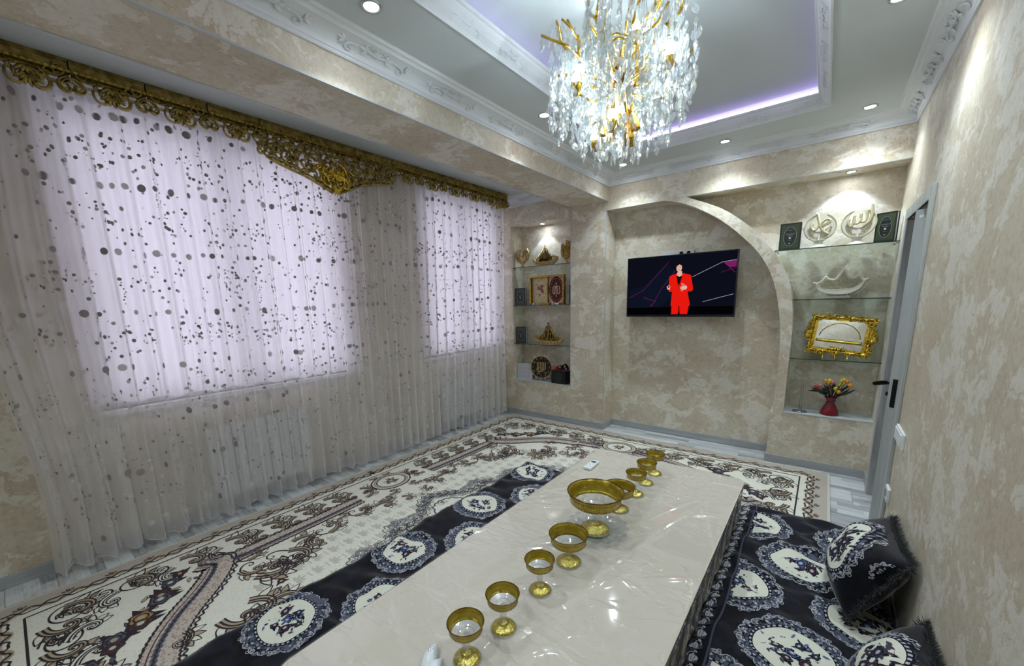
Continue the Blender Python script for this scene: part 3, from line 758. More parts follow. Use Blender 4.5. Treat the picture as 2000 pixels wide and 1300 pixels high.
def mattress(name, x0, x1, y0, y1, label, cols, H0=.075, wb=0, lm=.004):
    th = thing(name, ((x0+x1)/2, (y0+y1)/2, .01), label, 'floor mattress')
    pass
    def hf(x, y):
        ex = np.minimum(x-x0, x1-x); ey = np.minimum(y-y0, y1-y); e = np.clip(np.minimum(ex, ey), 0, .07)/.07
        edge = np.sqrt(np.clip(1-(1-e)**2, 0, 1))
        wv = .006*np.sin(38*y-12*x+3*np.sin(5*x+2*y))*(.4+.6*np.sin(3*y+6*x)**2)+.011*np.sin(9*x+5*np.sin(3.1*y))*np.sin(8.3*y+1.7)+.006*np.sin(31*y+9*x+4*np.sin(6*x))+.005*np.sin(26*y+22*x+2.2*np.sin(7*x))*(.5+.5*np.sin(5*y-4*x))+.004*np.sin(53*y-20*x+2*np.sin(9*y))*(.5+.5*np.sin(4*x+3*y))
        tuft = 0
        return .012+(H0*edge)+wv*e
    def fx(x, y): return x+wb*(np.sin(y*6.1+.4)+.5*np.sin(y*14.7)+.3*np.sin(y*31))*np.clip(1-(x-x0)/.35, 0, 1)
    hf.fx = fx
    nx, ny = int((x1-x0)/.016), int((y1-y0)/.016)
    gx, gy = np.meshgrid(np.linspace(x0, x1, nx), np.linspace(y0, y1, ny)); z = hf(gx, gy)
    V = np.stack([fx(gx, gy).ravel(), gy.ravel(), z.ravel()], 1); F = [(j*nx+i, j*nx+i+1, (j+1)*nx+i+1, (j+1)*nx+i) for j in range(ny-1) for i in range(nx-1)]
    mb = MB(); mb.v = [tuple(v) for v in V]; mb.f = F; mb.m = [0]*len(F)
    ring = [i for i in range(nx)]+[(j*nx+nx-1) for j in range(1, ny)]+[(ny-1)*nx+i for i in range(nx-2, -1, -1)]+[j*nx for j in range(ny-2, 0, -1)]
    b0 = len(mb.v); mb.v += [(V[i][0], V[i][1], .0105) for i in ring]; L = len(ring)
    for i in range(L): mb.f.append((ring[i], b0+i, b0+(i+1) % L, ring[(i+1) % L])); mb.m.append(0)
    mb.build('mattress_body', M_vk, th, smooth=True)
    q = Pat()
    for k, (cx, cy, sd) in enumerate(cols): medallion(q, cx, cy, seed=sd)
    mg = .004
    q.build('printed_medallions', lambda x, y, h: np.stack([fx(x, y), y, hf(x, y)+h*.8+.0004], 1), VM, th, keep=lambda x, y: (x > x0+lm) & (x < x1-mg) & (y > y0+mg) & (y < y1-mg), kind='stuff')
    return th, hf
LX0, LX1 = -2.030, -1.20
cl = [(-1.84, 2.62-.67*k, k) for k in range(5)]+[(-1.57, 2.28-.67*k, 10+k) for k in range(4)]
LM, lhf = mattress('floor_mattress', LX0, LX1, -.30, 2.82, 'dark velvet floor mattress with oval medallions on the rug side of the table', cl, .050, .012)
# gathered pale lace print along the free edge of the left mattress
q = Pat()
for k in range(60):
    y = -.25+k*.052; f = 1 if k % 2 else -1
    q.scroll(LX0+.02, y, 90-20*f, .05, f, .005, S_, .002, 2*PI, 1.3, .2, 12); q.leaf(LX0+.012, y, 180*(k % 2)+40, .03, .012, G_, D_, .0016, .003)
q.rib(np.stack([np.full(200, LX0+.03), np.linspace(-.28, 2.84, 200)], 1), .004, P_v, .0022)
q.build('edge_print', lambda x, y, h: np.stack([lhf.fx(x, y), y, lhf(x, y)+h], 1), VM, LM, keep=lambda x, y: (x > LX0+.003), kind='stuff')
QX0, QX1, QY1 = -.335, XR-.004, 3.055
cr = [(-.25+.03, 2.08+.67*k, 20+k) for k in (-2, -1, 0, 1)]+[(.026, 1.75+.67*k, 30+k) for k in (-2, -1, 0, 1)]+[(.272, 2.10+.67*k, 40+k) for k in (-2, -1, 0, 1)]
cr = [c for c in cr if c[1] < 3.0]
RMt, rhf = mattress('floor_mattress', QX0, QX1, .30, QY1, 'dark velvet floor mattress with oval medallions along the right wall', cr, lm=.094)
# patterned border band of the right mattress
M_edge = velvet('border_black', (30, 30, 38), (16, 16, 20))
ys = np.linspace(.32, QY1-.03, 340)
q = Pat(); wob = lambda y: .004*np.sin(y*7)+.003*np.sin(y*17+1)
def bnd(u): return np.stack([QX0+.006+u+0*ys, ys], 1)
q.poly(np.concatenate([np.stack([QX0+.008+0*ys, ys], 1), np.stack([QX0+.086+wob(ys), ys], 1)[::-1]])[:4], 0, .002, 1) if 0 else None
q.rib(np.stack([QX0+.047+wob(ys)*.5, ys], 1), .082, K_, .0045)
for k in range(38):
    y = .36+k*.071; f = 1 if k % 2 else -1
    q.ell(QX0+.045, y, .026, .025, G_, .0058, 14, 1, 3, .14, k); q.ell(QX0+.045-f*.005, y+.002, .019, .017, P_v, .0066, 12, 1, 3, .18, k+1)
    for s_ in (-.007, 0, .008): q.rib([(QX0+.045+s_, y-.014), (QX0+.045+s_*1.6, y+.014)], .0022, G_, .0074)
    q.scroll(QX0+.045+f*.018, y+.012, 90, .055, f, .004, P_v, .0066, 1.9*PI, 1.2, .2, 12)
    q.leaf(QX0+.03, y+.034, 40, .018, .009, G_, None, .0062); q.leaf(QX0+.06, y+.034, 140, .018, .009, P_v, None, .0062)
q.build('border_band', lambda x, y, h: np.stack([x, y, rhf(x, y)+h], 1), VM, RMt, keep=lambda x, y: x > QX0+.002, kind='stuff')
m = MB(); yy = np.linspace(.31, QY1-.02, 120)
m.tube([(QX0+.094+float(wob(y)), y, float(rhf(np.array(QX0+.094), np.array(y)))+.008) for y in yy], .0055, 6)
m.build('piping', fabric('slate_piping', (74, 76, 92)), RMt, smooth=True)

# cushions
M_fur = fabric('dark_grey_fur', (44, 46, 48), sheen=.3)
def cushion(c, e1, e2, nrm, T, label, seed, twist=0):
    c, e1, e2, nrm = [np.array(v, float) for v in (c, e1, e2, nrm)]; nrm = nrm/np.linalg.norm(nrm)
    th = thing('cushion', tuple(c-e2*1.0), label, 'cushion', 'cushions leaning on the right wall')
    def surf(u, v, side=1):
        b = np.clip((1-np.abs(u)**2.6)*(1-np.abs(v)**2.6), 0, 1)**.55
        pin = 1-.10*(1-np.abs(v)**2)*np.abs(u)**4; pin2 = 1-.10*(1-np.abs(u)**2)*np.abs(v)**4
        wr = .006*np.sin(7*u+5*v+seed)*np.sin(6*v-3*u)*b
        return c+np.multiply.outer(u*pin, e1)+np.multiply.outer(v*pin2, e2)+np.multiply.outer(side*T*b+wr, nrm)
    n = 33; g = np.linspace(-1, 1, n); u, v = np.meshgrid(g, g); u = u.ravel(); v = v.ravel()
    A = surf(u, v, 1); B = surf(u, v, -.55)
    F = [(j*n+i, j*n+i+1, (j+1)*n+i+1, (j+1)*n+i) for j in range(n-1) for i in range(n-1)]
    F2 = [tuple(x+n*n for x in f[::-1]) for f in F]
    mk('cushion_cover', np.concatenate([A, B]), F+F2, M_vk, th, smooth=True)
    q = Pat(); W_, H_ = np.linalg.norm(e1), np.linalg.norm(e2)
    medallion(q, .02, .060, .165, .085, .225, .155, seed, 1)
    for k, (x, y) in enumerate(((-.23, -.24), (.23, -.26), (.26, .26), (-.26, .27))):
        medallion(q, x, y, .05, .04, .10, .085, seed+k, 1, .8)
    ct, st = math.cos(twist), math.sin(twist)
    def mapf(x, y, h):
        X = x*ct-y*st; Y = x*st+y*ct; U, V_ = X/W_, Y/H_
        du = surf(U+1e-3, V_)-surf(U, V_); dv = surf(U, V_+1e-3)-surf(U, V_); N = np.cross(du, dv); N /= np.linalg.norm(N, axis=1, keepdims=True)+1e-12
        N *= np.sign(N@nrm)[:, None]
        return surf(U, V_)+N*(h*.6+.0008)[:, None]
    q.build('printed_medallions', mapf, VM, th, keep=lambda x, y: (np.abs(x*ct-y*st) < W_*.97) & (np.abs(x*st+y*ct) < H_*.97), kind='stuff')
    fr = MB(); r = random.Random(seed)
    per = []
    for k in range(130):
        t = k/130*4; s_ = int(t); f = (t-s_)*2-1
        per.append(((f, -1), (1, f), (-f, 1), (-1, -f))[s_])
    for (a, b) in per:
        for j in range(18):
            a2 = a+r.uniform(-.03, .03); b2 = b+r.uniform(-.03, .03)
            p = surf(np.array([np.clip(a2, -1, 1)]), np.array([np.clip(b2, -1, 1)]), .1)[0]
            out = e1/W_*a*(abs(a) >= .99)+e2/H_*b*(abs(b) >= .99); out = out+nrm*r.uniform(-.9, 1.0)+np.array([r.uniform(-.5, .5) for _ in range(3)]); out /= np.linalg.norm(out)
            L = r.uniform(.016, .036); q_ = p+out*L; q_[0] = min(q_[0], XR-.002); p[0] = min(p[0], XR-.004)
            mid = (p+q_)/2+np.array([0, 0, -.004]); mid[0] = min(mid[0], XR-.003)
            fr.tube([p, mid, q_], [.0016, .0013, .0004], 3, cap=False)
    fr.build('fur_trim', M_fur, th, kind='stuff')
    return th
cushion((.280, 2.33, .255), (-.004, -.30, .035), (.080, -.015, .168), (-.93, -.10, .45), .150, 'dark velvet cushion with fur trim leaning on the right wall, the one nearer the door', 5, -.55)
cushion((.300, 1.56, .255), (-.012, -.28, .05), (.065, -.02, .160), (-.93, -.10, .42), .115, 'dark velvet cushion with fur trim cut off by the bottom edge of the view', 9, -.35)
# ================================================================== sheer curtain
CY0, CY1 = -.03, 4.10
M_sh = sheer('white_sheer_organza', (.94, .92, .92, 1), .50, .96)
def dotm():
    t = NT('white_embroidery'); 
    df = t.n('BsdfDiffuse', {0: (.78, .76, .76, 1)}).outputs[0]; tl = t.n('BsdfTranslucent', {0: (.40, .36, .38, 1)}).outputs[0]
    return t.surf(t.n('MixShader', {0: .30, 1: df, 2: tl}).outputs[0])
M_dot = dotm()
CT = thing('sheer_curtain', (-3.22, 2.05, 2.66), 'long white sheer curtain with embroidered dots hanging across the windows', 'curtain')
def cx(y, z):
    t = np.clip((2.66-z)/2.62, 0, 1)
    a = .016+.020*t
    ph = 2.2*np.sin(y*2.1+.5)+1.4*np.sin(y*5.3)+.35*np.sin(z*1.4+y*3)
    f = a*np.sin(y*2*PI/.115+ph)+.35*a*np.sin(y*2*PI/.047+1.7*ph)+.012*np.sin(y*3.7+z)
    return -3.215-.075*t**1.2+f
def cy(y, z):
    t = np.clip((2.66-z)/2.62, 0, 1)
    left = np.clip((.35-y)/.35, 0, 1)
    return y+.012*np.sin(y*2*PI/.115+1.1+2.2*np.sin(y*2.1+.5))*t+left*(.035*np.sin(z*2.6+.3)-.02)
def hem(y): return .030+.022*np.abs(np.sin(y*PI/.105))+.010*np.sin(y*5.1)
NY, NZ = 900, 26
y_ = np.linspace(CY0, CY1, NY); tz = np.linspace(0, 1, NZ)
Yg, Tg = np.meshgrid(y_, tz); Zg = 2.66+(hem(Yg)-2.66)*Tg
V = np.stack([cx(Yg, Zg).ravel(), cy(Yg, Zg).ravel(), Zg.ravel()], 1)
F = [(j*NY+i, j*NY+i+1, (j+1)*NY+i+1, (j+1)*NY+i) for j in range(NZ-1) for i in range(NY-1)]
mk('sheer_fabric', V, F, M_sh, CT, smooth=True)
r = random.Random(11); D = []
def dotk():
    t = NT('taupe_embroidery')
    return t.surf(t.n('BsdfDiffuse', {0: (.34, .30, .31, 1)}).outputs[0])
M_dk = dotk()
rows = np.arange(.16, 2.6, .34)
for k, z0 in enumerate(rows):
    y = CY0+.02
    while y < CY1-.02:
        if r.random() < .85: D.append((y, z0+r.uniform(-.010, .010)+.03*math.sin(y*.9+k), r.uniform(.013, .023)))
        y += r.uniform(.035, .10)
for k, z0 in enumerate(rows):
    y = CY0+.02
    while y < CY1-.02:
        if r.random() < .8:
            n = r.randint(7, 15); yc = y
            for j in range(n):
                D.append((min(max(yc+r.gauss(0, .026), CY0+.01), CY1-.01), z0+.17+r.gauss(0, .07), r.choice((.003, .005, .007, .009, .0105))*r.uniform(.85, 1.15)))
        y += r.uniform(.035, .075)
for k in range(190):      # falling strings of little dots near the hem and here and there above
    y = r.uniform(CY0+.02, CY1-.02); z = r.uniform(.10, .9 if k % 3 else 2.4)
    for j in range(r.randint(5, 12)):
        D.append((min(max(y+r.uniform(-.006, .006), CY0+.01), CY1-.01), z, r.uniform(.0020, .0055))); z += r.uniform(.012, .03)
D = [d for d in D if d[1] < 2.62 and d[1] > hem(d[0])+.012]
Vd = []; Fd = []; Md = []
for (y, z, rad) in D:
    dk = 1 if r.random() < (.62 if z > .95 else .35) else 0
    n = 9 if rad > .007 else 6; c0 = len(Vd)
    ey = np.array([float(cx(y+.004, z)-cx(y-.004, z)), .008]); 
    sl = ey/np.linalg.norm(ey)
    c_ = np.array((float(cx(y, z)), float(cy(y, z)), z))
    off = np.array((sl[1], -sl[0], 0))*.0025
    Vd.append(tuple(c_+off*1.3))
    for k in range(n):
        a = 2*PI*k/n; p = c_+off+np.array((sl[0]*math.cos(a), sl[1]*math.cos(a), math.sin(a)))*rad
        Vd.append(tuple(p))
    for k in range(n): Fd.append((c0, c0+1+k, c0+1+(k+1) % n)); Md.append(dk)
mk('embroidered_dots', Vd, Fd, [M_dot, M_dk], CT, mi=Md, kind='stuff')
m = MB()
def cpt(y, z, o=.003): return (float(cx(y, z))+o, float(cy(y, z)), z)
yy = np.linspace(CY0, CY1, 620); m.tube([cpt(y, float(hem(y))) for y in yy], .0022, 4)
for k in range(int((CY1-CY0)/.105)):
    yc = CY0+.0525+k*.105+(.0)
    yc = (math.floor(yc/.105)+.5)*.105
    for rr_, zz in ((.014, .052),):
        m.tube([cpt(yc+rr_*math.cos(a), float(hem(yc))+.028+rr_*math.sin(a)) for a in np.linspace(0, 2*PI, 12)], .0018, 4)
    m.tube([cpt(yc-.045+.09*t, float(hem(yc-.045+.09*t))+.022+.012*math.cos(t*2*PI)) for t in np.linspace(0, 1, 12)], .0016, 4)
m.build('hem_embroidery', M_dot, CT, kind='stuff')
m = MB(); m.tube([(-3.215, CY0-.02, 2.675), (-3.215, CY1+.02, 2.675)], .012, 8); m.build('curtain_rail', M_frame, CT)

# ================================================================== gilt pelmet
M_gd = gold('antique_gilt', (134, 116, 64), (190, 168, 104), .42, 30)
M_gb = gold('bright_gilt', (196, 160, 50), (238, 206, 90), .30, 40)
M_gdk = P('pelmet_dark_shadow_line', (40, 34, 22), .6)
PE = thing('curtain_pelmet', (-3.08, 1.7, 2.74), 'gilt openwork pelmet with a scrolled centre drop above the sheer curtain', 'pelmet')
J = [-.45, -.158, .132, .422, .713, 1.0, 1.29, 1.635, 1.98, 2.34, 2.64, 2.94, 3.235, 3.53, 3.80, 3.962]
PX = -3.08
for a, b in zip(J[:-1], J[1:]):
    m = MB(); pr = [(0, 2.7385), (.014, 2.7385), (.016, 2.728), (.006, 2.722), (.004, 2.695), (.012, 2.690), (.014, 2.678), (.0, 2.676), (-.004, 2.676), (-.004, 2.7385)]
    for y in (a+.003, b-.003): m.v += [(PX+d, y, z) for d, z in pr]
    n = len(pr)
    for i in range(n-1): m.f.append((i, i+1, n+i+1, n+i)); m.m.append(0)
    m.f.append(tuple(range(n))); m.f.append(tuple(range(2*n-1, n-1, -1))); m.m += [0, 0]
    for k in range(int((b-a)/.024)):
        y = a+.014+k*.024; m.box(PX+.010, PX+.018, y, y+.013, 2.679, 2.688, 1)
    m.build('rail_section', [M_gd, M_gb], PE)
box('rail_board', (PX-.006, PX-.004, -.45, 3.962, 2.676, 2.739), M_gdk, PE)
def pfn(y0, flip=1): return lambda u, v, h: (PX+.002+h, y0+u*flip, 2.676+v)
def unit(w, mat_name='scroll_panel'):
    m = MB(); f = pfn(0)
    m.box(PX-.002, PX+.003, -w/2+.002, w/2-.002, 2.655, 2.678)
    for s_ in (1, -1):
        def g(u, v, h, s_=s_): return f(u*s_, v, h)
        ribbon3(m, euler(.035, -.012, -35, .20, -1, 2.5*PI, 1.3)*[1, 1], .014, .012, g)
        ribbon3(m, euler(.050, -.016, -20, .17, 1, 2.4*PI, 1.4), .012, .011, g)
        ribbon3(m, euler(.105, -.060, 60, .18, -1, 2.4*PI, 1.3), .011, .010, g)
        ribbon3(m, euler(w/2-.004, -.012, 200, .16, 1, 2.2*PI, 1.3), .010, .010, g)
        ribbon3(m, euler(w/2-.002, -.036, 215, .19, -1, 2.2*PI, 1.3), .010, .010, g)
        for a, L, x, y in ((-60, .05, .02, -.02), (-20, .05, .045, -.012), (-100, .045, .045, -.03), (20, .04, .08, -.02), (-140, .04, .07, -.02), (-70, .05, .01, -.035), (-45, .035, .02, -.06)):
            leaf3(m, x, y, a, L, .020, .012, g)
    for k in range(-3, 4): leaf3(m, 0, -.052, -90+k*24, .056-.004*abs(k), .017, .014, f)
    for k in range(-2, 3): leaf3(m, 0, -.015, -90+k*30, .05, .020, .014, f)
    return m.build(mat_name, M_gd, None, smooth=True, solid=.003)
u0 = None
org_u = org['curtain_pelmet']
for a, b in zip(J[:-1], J[1:]):
    if a > 1.28 and b < 2.35: continue
    if u0 is None: u0 = unit(.29); o = u0
    else: o = u0.copy(); COL.objects.link(o)
    o.parent = PE; o.location = Vector((0, (a+b)/2, 0))-org_u; o.scale = (1, (b-a)/.29, 1)
# centre drop: outline deepens from both ends to the shell at y = 1.79
def dep(y):
    return np.interp(y, [1.0, 1.14, 1.29, 1.42, 1.55, 1.66, 1.79, 1.92, 2.02, 2.15, 2.30, 2.42, 2.6], [.09, .11, .16, .20, .23, .27, .325, .26, .21, .18, .15, .11, .09])
def scroll_field(name, ya, yb, mat, seed, vtop=0.0, lo=0.0, dens=1.0):
    m = MB(); f = pfn(0); r = random.Random(seed); r_ = r
    W = yb-ya
    pts = []
    for _ in range(int(900*dens)):
        y = r.uniform(ya, yb); v = -r.uniform(max(.018, vtop), 1)*float(dep(y))*.93
        if lo and -v < lo*float(dep(y)): continue
        if all((y-a)**2+(v-b)**2 > .036**2 for a, b in pts): pts.append((y, v))
    for k, (y, v) in enumerate(pts):
        fl = r.choice((1, -1)); a = r.uniform(0, 360); s_ = r.uniform(.10, .17)
        P_ = euler(y, v, a, s_, fl, r.uniform(2.0, 2.7)*PI, 1.3, 18); ctr = P_.mean(0); P_ = P_-ctr+np.array((y, v))
        P_[:, 1] = np.clip(P_[:, 1], -dep(P_[:, 0]), -.004)
        ribbon3(m, P_, .013, r.uniform(.010, .020), f)
        for j in range(1):
            a2 = r.uniform(0, 360); L = r.uniform(.03, .055)
            if v+L*math.sin(math.radians(a2)) > -float(dep(y)): leaf3(m, y, v, a2, L, .017, r.uniform(.010, .018), f)
    return m.build(name, mat, PE, smooth=True, solid=.003)
box('rail_board', (PX-.004, PX+.002, 1.0, 2.42, 2.655, 2.678), M_gd, PE)
scroll_field('scroll_panel', 1.27, 1.632, M_gd, 1); scroll_field('scroll_panel', 1.638, 1.977, M_gd, 2, dens=.9); scroll_field('scroll_panel', 1.983, 2.36, M_gd, 3)
for sgn in (1, -1):   # long bounding scrolls of the drop
    m = MB(); f = pfn(0)
    for t0, wd in ((.0, .016), (.022, .010)):
        ys_ = np.linspace(1.79+sgn*.03, 1.79+sgn*(.46 if sgn < 0 else .50), 40); P_ = np.stack([ys_, -dep(ys_)+t0], 1); ribbon3(m, P_, wd, .020, f, taper=False)
    for yy in (.09, .21, .33, .44):
        y = 1.79+sgn*yy; ribbon3(m, euler(y, -float(dep(y))+.05, 90 if sgn < 0 else 90, .17, sgn, 2.6*PI, 1.2), .015, .022, f)
    m.build('edge_scroll', M_gd, PE, smooth=True, solid=.003)
# bright appliqué spray with the shell at its foot
m = MB(); f = lambda u, v, h: (PX+.012+h, 1.79+u, 2.676+v); r = random.Random(8)
for k in range(46):
    x = r.gauss(0, .08); v = -.13-abs(r.gauss(0, .06)); 
    if -v > float(dep(1.79+x))-.02: continue
    leaf3(m, x, v, r.uniform(-170, -10), r.uniform(.03, .055), .018, .022, f); 
for s_ in (1, -1):
    g = lambda u, v, h, s_=s_: f(u*s_, v, h)
    ribbon3(m, euler(.03, -.10, -20, .26, -1, 2.4*PI, 1.3), .016, .026, g); ribbon3(m, euler(.02, -.20, 10, .20, -1, 2.2*PI, 1.3), .015, .026, g)
    ribbon3(m, euler(.03, -.27, 30, .18, 1, 2.4*PI, 1.3), .013, .026, g)
for k in range(-4, 5): leaf3(m, 0, -.262, -90+k*17, .072-.003*abs(k), .014, .040, f)
for k in range(-3, 4): leaf3(m, 0, -.16, -90+k*28, .06, .02, .03, f)
m.build('gilt_shell_spray', M_gb, PE, smooth=True, solid=.003, label='bright gold leaf spray with a shell at its foot')
box('return_panel', (XW+.12, PX, 3.956, 3.962, 2.60, 2.7385), M_gd, PE)
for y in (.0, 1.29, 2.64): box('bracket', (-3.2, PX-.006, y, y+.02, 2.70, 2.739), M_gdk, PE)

# ================================================================== table
M_cloth = fabric('cream_satin_cloth', (216, 206, 192), .55, bscale=7, bstr=.15)
def damask():
    t = NT('grey_damask_cloth_side'); co = t.n('TexCoord').outputs['Object']
    mp = t.n('Mapping', {0: co, 3: (1, 1, .35)}).outputs[0]
    n = t.n('TexNoise', {'Vector': mp, 'Scale': 26.0, 'Detail': 5.0, 'Distortion': 1.2}).outputs[0]
    c = t.ramp(n, [(.42, lin((104, 100, 92))), (.52, lin((160, 155, 143))), (.64, lin((196, 192, 180)))])
    return t.surf(t.pbr(color=c, rough=.7))
M_dam = damask()
TXa, TXb, TYa, TYb, TZ = -1.312, -.297, .36, 2.80, .338
TB = thing('low_table', ((TXa+TXb)/2, (TYa+TYb)/2, .012), 'long low dining table under the cream cloth', 'table')
box('tabletop', (TXa+.015, TXb-.015, TYa+.015, TYb-.015, .295, TZ-.006), M_doorw, TB, bevel=.01)
for x in (TXa+.14, TXb-.14):
    for y in (TYa+.10, TYb-.12): box('leg', (x-.025, x+.025, y-.025, y+.025, .0995, .295), M_doorw, TB, bevel=.005)
def rrect(x0, x1, y0, y1, r, n=7, sub=0):
    P_ = []
    for cx_, cy_, a0 in ((x1-r, y0+r, -90), (x1-r, y1-r, 0), (x0+r, y1-r, 90), (x0+r, y0+r, 180)):
        for k in range(n): a = math.radians(a0+90*k/(n-1)); P_.append((cx_+r*math.cos(a), cy_+r*math.sin(a)))
    out = []
    for i in range(len(P_)):
        a, b = np.array(P_[i]), np.array(P_[(i+1) % len(P_)]); L = np.linalg.norm(b-a); k = max(1, int(L/.04))
        for j in range(k): out.append(a+(b-a)*j/k)
    return np.array(out)
RR = rrect(TXa, TXb, TYa, TYb, .07); ctr = np.array(((TXa+TXb)/2, (TYa+TYb)/2))
def skirt(mb, ofs, z0, z1, m, wav=.006, nz=6, seed=0):
    base = len(mb.v); n = len(RR); L = np.r_[0, np.cumsum(np.linalg.norm(np.diff(RR, axis=0), axis=1))]
    nr = RR-ctr; nr = np.sign(nr)*(np.abs(nr) > (np.array((TXb-TXa, TYb-TYa))/2-.072)); nr = nr/(np.linalg.norm(nr, axis=1, keepdims=True)+1e-9)
    for j in range(nz+1):
        t = j/nz; z = z0+(z1-z0)*t
        o_ = ofs-.014*t+wav*t*(np.sin(L*27+seed+3*t)+.6*np.sin(L*61+t*2))
        for i in range(n): mb.v.append((RR[i, 0]+nr[i, 0]*o_[i], RR[i, 1]+nr[i, 1]*o_[i], z))
    for j in range(nz):
        for i in range(n):
            a = base+j*n+i; b = base+j*n+(i+1) % n; mb.f.append((a, a+n, b+n, b)); mb.m.append(m)
mb = MB(); nn = len(RR)
mb.v = [(p[0], p[1], TZ-.004) for p in RR]
ins = [(ctr[0]+(p[0]-ctr[0])*.985, ctr[1]+(p[1]-ctr[1])*.993, TZ) for p in RR]; mb.v += ins
for i in range(nn): mb.f.append((i, (i+1) % nn, nn+(i+1) % nn, nn+i)); mb.m.append(0)
mb.f.append(tuple(nn+i for i in range(nn))); mb.m.append(0)
skirt(mb, .001, TZ-.004, .105, 1)
CL = mb.build('tablecloth', [M_cloth, M_dam]); tag(CL, 'cream tablecloth with greyish damask sides draped over the low table', 'tablecloth')
# crinkled clear film
def film_mat():
    t = NT('clear_plastic_film')
    co = t.n('TexCoord').outputs['Object']
    mp = t.n('Mapping', {0: co, 2: (0, 0, .35), 3: (1.3, 4.2, 1.0)}).outputs[0]
    n = t.n('TexNoise', {'Vector': mp, 'Scale': 1.6, 'Detail': 1.2, 'Distortion': 2.8}).outputs[0]
    rg = t.n('Math', {0: t.n('Math', {0: t.n('Math', {0: n, 1: .5}, operation='SUBTRACT').outputs[0]}, operation='ABSOLUTE').outputs[0], 1: .028}, operation='DIVIDE').outputs[0]
    rg = t.n('Math', {0: 1.0, 1: rg}, operation='SUBTRACT', use_clamp=True).outputs[0]
    bmp = t.bump(rg, .5, .005)
    tr = t.n('BsdfTransparent', {0: (.985, .985, .98, 1)}).outputs[0]
    gl = t.n('BsdfGlossy', {0: (1, 1, 1, 1), 'Roughness': .05, 'Normal': bmp}).outputs[0]
    fc = t.n('LayerWeight', {0: .5, 'Normal': bmp}).outputs['Facing']
    fc = t.n('Math', {0: fc, 1: 4.0}, operation='POWER').outputs[0]
    f = t.n('Math', {0: fc, 1: .85, 2: .085}, operation='MULTIPLY_ADD', use_clamp=True).outputs[0]
    df = t.n('BsdfDiffuse', {0: (.8, .8, .8, 1)}).outputs[0]
    hz = t.n('Math', {0: rg, 1: .11, 2: .03}, operation='MULTIPLY_ADD').outputs[0]  # diffuse white along creases: stress whitening plus their reflected highlights painted in
    sh = t.n('MixShader', {0: f, 1: tr, 2: gl}).outputs[0]
    return t.surf(t.n('MixShader', {0: hz, 1: sh, 2: df}).outputs[0])
M_film = film_mat()
FM = thing('table_cover', ((TXa+TXb)/2, (TYa+TYb)/2, TZ), 'crinkled clear plastic film spread over the cream tablecloth', 'table cover')
rn = random.Random(21)
cre = []
for _ in range(80):
    x, y = rn.uniform(TXa, TXb), rn.uniform(TYa, TYb); a = rn.gauss(.15, .7) if rn.random() < .6 else rn.uniform(0, PI); cre.append((x, y, math.cos(a), math.sin(a), rn.uniform(.06, .30), rn.uniform(.006, .014), rn.uniform(.002, .006)))
def fz(x, y):
    z = .0012*np.sin(5*x+3*y)+.0008*np.sin(11*y-6*x)+.0018
    for (a, b, c_, s_, L, w_, h) in cre:
        u = (x-a)*c_+(y-b)*s_; v = -(x-a)*s_+(y-b)*c_+.12*u*u
        z = z+h*np.exp(-(v/w_)**2)*np.exp(-(u/L)**4)
    for gx_, gy_, gr in ((-.823, .782, .05), (-.806, .953, .05), (-.806, 1.191, .05), (-.79, 2.205, .05), (-.792, 2.388, .05), (-.795, 2.56, .05), (-.803, 1.418, .06), (-.806, 1.985, .06), (-.806, 1.715, .16), (-1.193, 2.43, .08), (-.89, .70, .08)):
        z = z*(1-np.exp(-(((x-gx_)**2+(y-gy_)**2)/gr**2)**2))
    return z
nx, ny = 210, 480
gx, gy = np.meshgrid(np.linspace(TXa+.006, TXb-.006, nx), np.linspace(TYa+.006, TYb-.006, ny))
V = np.stack([gx.ravel(), gy.ravel(), (TZ+.0009+fz(gx, gy)).ravel()], 1)
r_ = .07
ccx = np.clip(V[:, 0], TXa+r_, TXb-r_); ccy = np.clip(V[:, 1], TYa+r_, TYb-r_); dd = np.stack([V[:, 0]-ccx, V[:, 1]-ccy], 1); ln = np.linalg.norm(dd, axis=1)
k_ = np.where(ln > r_-.004, (r_-.004)/np.maximum(ln, 1e-6), 1); V[:, 0] = ccx+dd[:, 0]*k_; V[:, 1] = ccy+dd[:, 1]*k_
F = [(j*nx+i, j*nx+i+1, (j+1)*nx+i+1, (j+1)*nx+i) for j in range(ny-1) for i in range(nx-1)]
mk('film_top', V, F, M_film, FM, smooth=True)
mb = MB(); skirt(mb, .004, TZ+.001, .14, 0, .007, 10, 2.0); mb.build('film_side', M_film, FM, smooth=True)

# ================================================================== glass bowls
def amber():
    t = NT('amber_gold_glass'); co = t.n('TexCoord').outputs['Object']
    n = t.n('TexNoise', {'Vector': co, 'Scale': 30.0, 'Detail': 2.0}).outputs[0]
    c = t.ramp(n, [(.35, lin((172, 150, 36))), (.65, lin((204, 182, 66)))])
    a = t.pbr(color=c, rough=.24, metal=.45, coat=.4)
    tl = t.n('BsdfTranslucent', {0: lin((214, 184, 60))}).outputs[0]
    return t.surf(t.n('MixShader', {0: .22, 1: a, 2: tl}).outputs[0])
M_am = amber(); M_rim = P('dark_gilt_rim', (110, 78, 28), .2, metal=.9)
M_foot = gold('crackled_gold_foot', (178, 160, 70), (228, 214, 130), .2, 160, .8)
M_glass = see_through('clear_glass', (.95, .965, .97, 1), .12, .02, (.8, .82, .84, 1), .10)
M_eng = P('gold_engraving', (206, 172, 60), .3, metal=.9)
gc = [0]
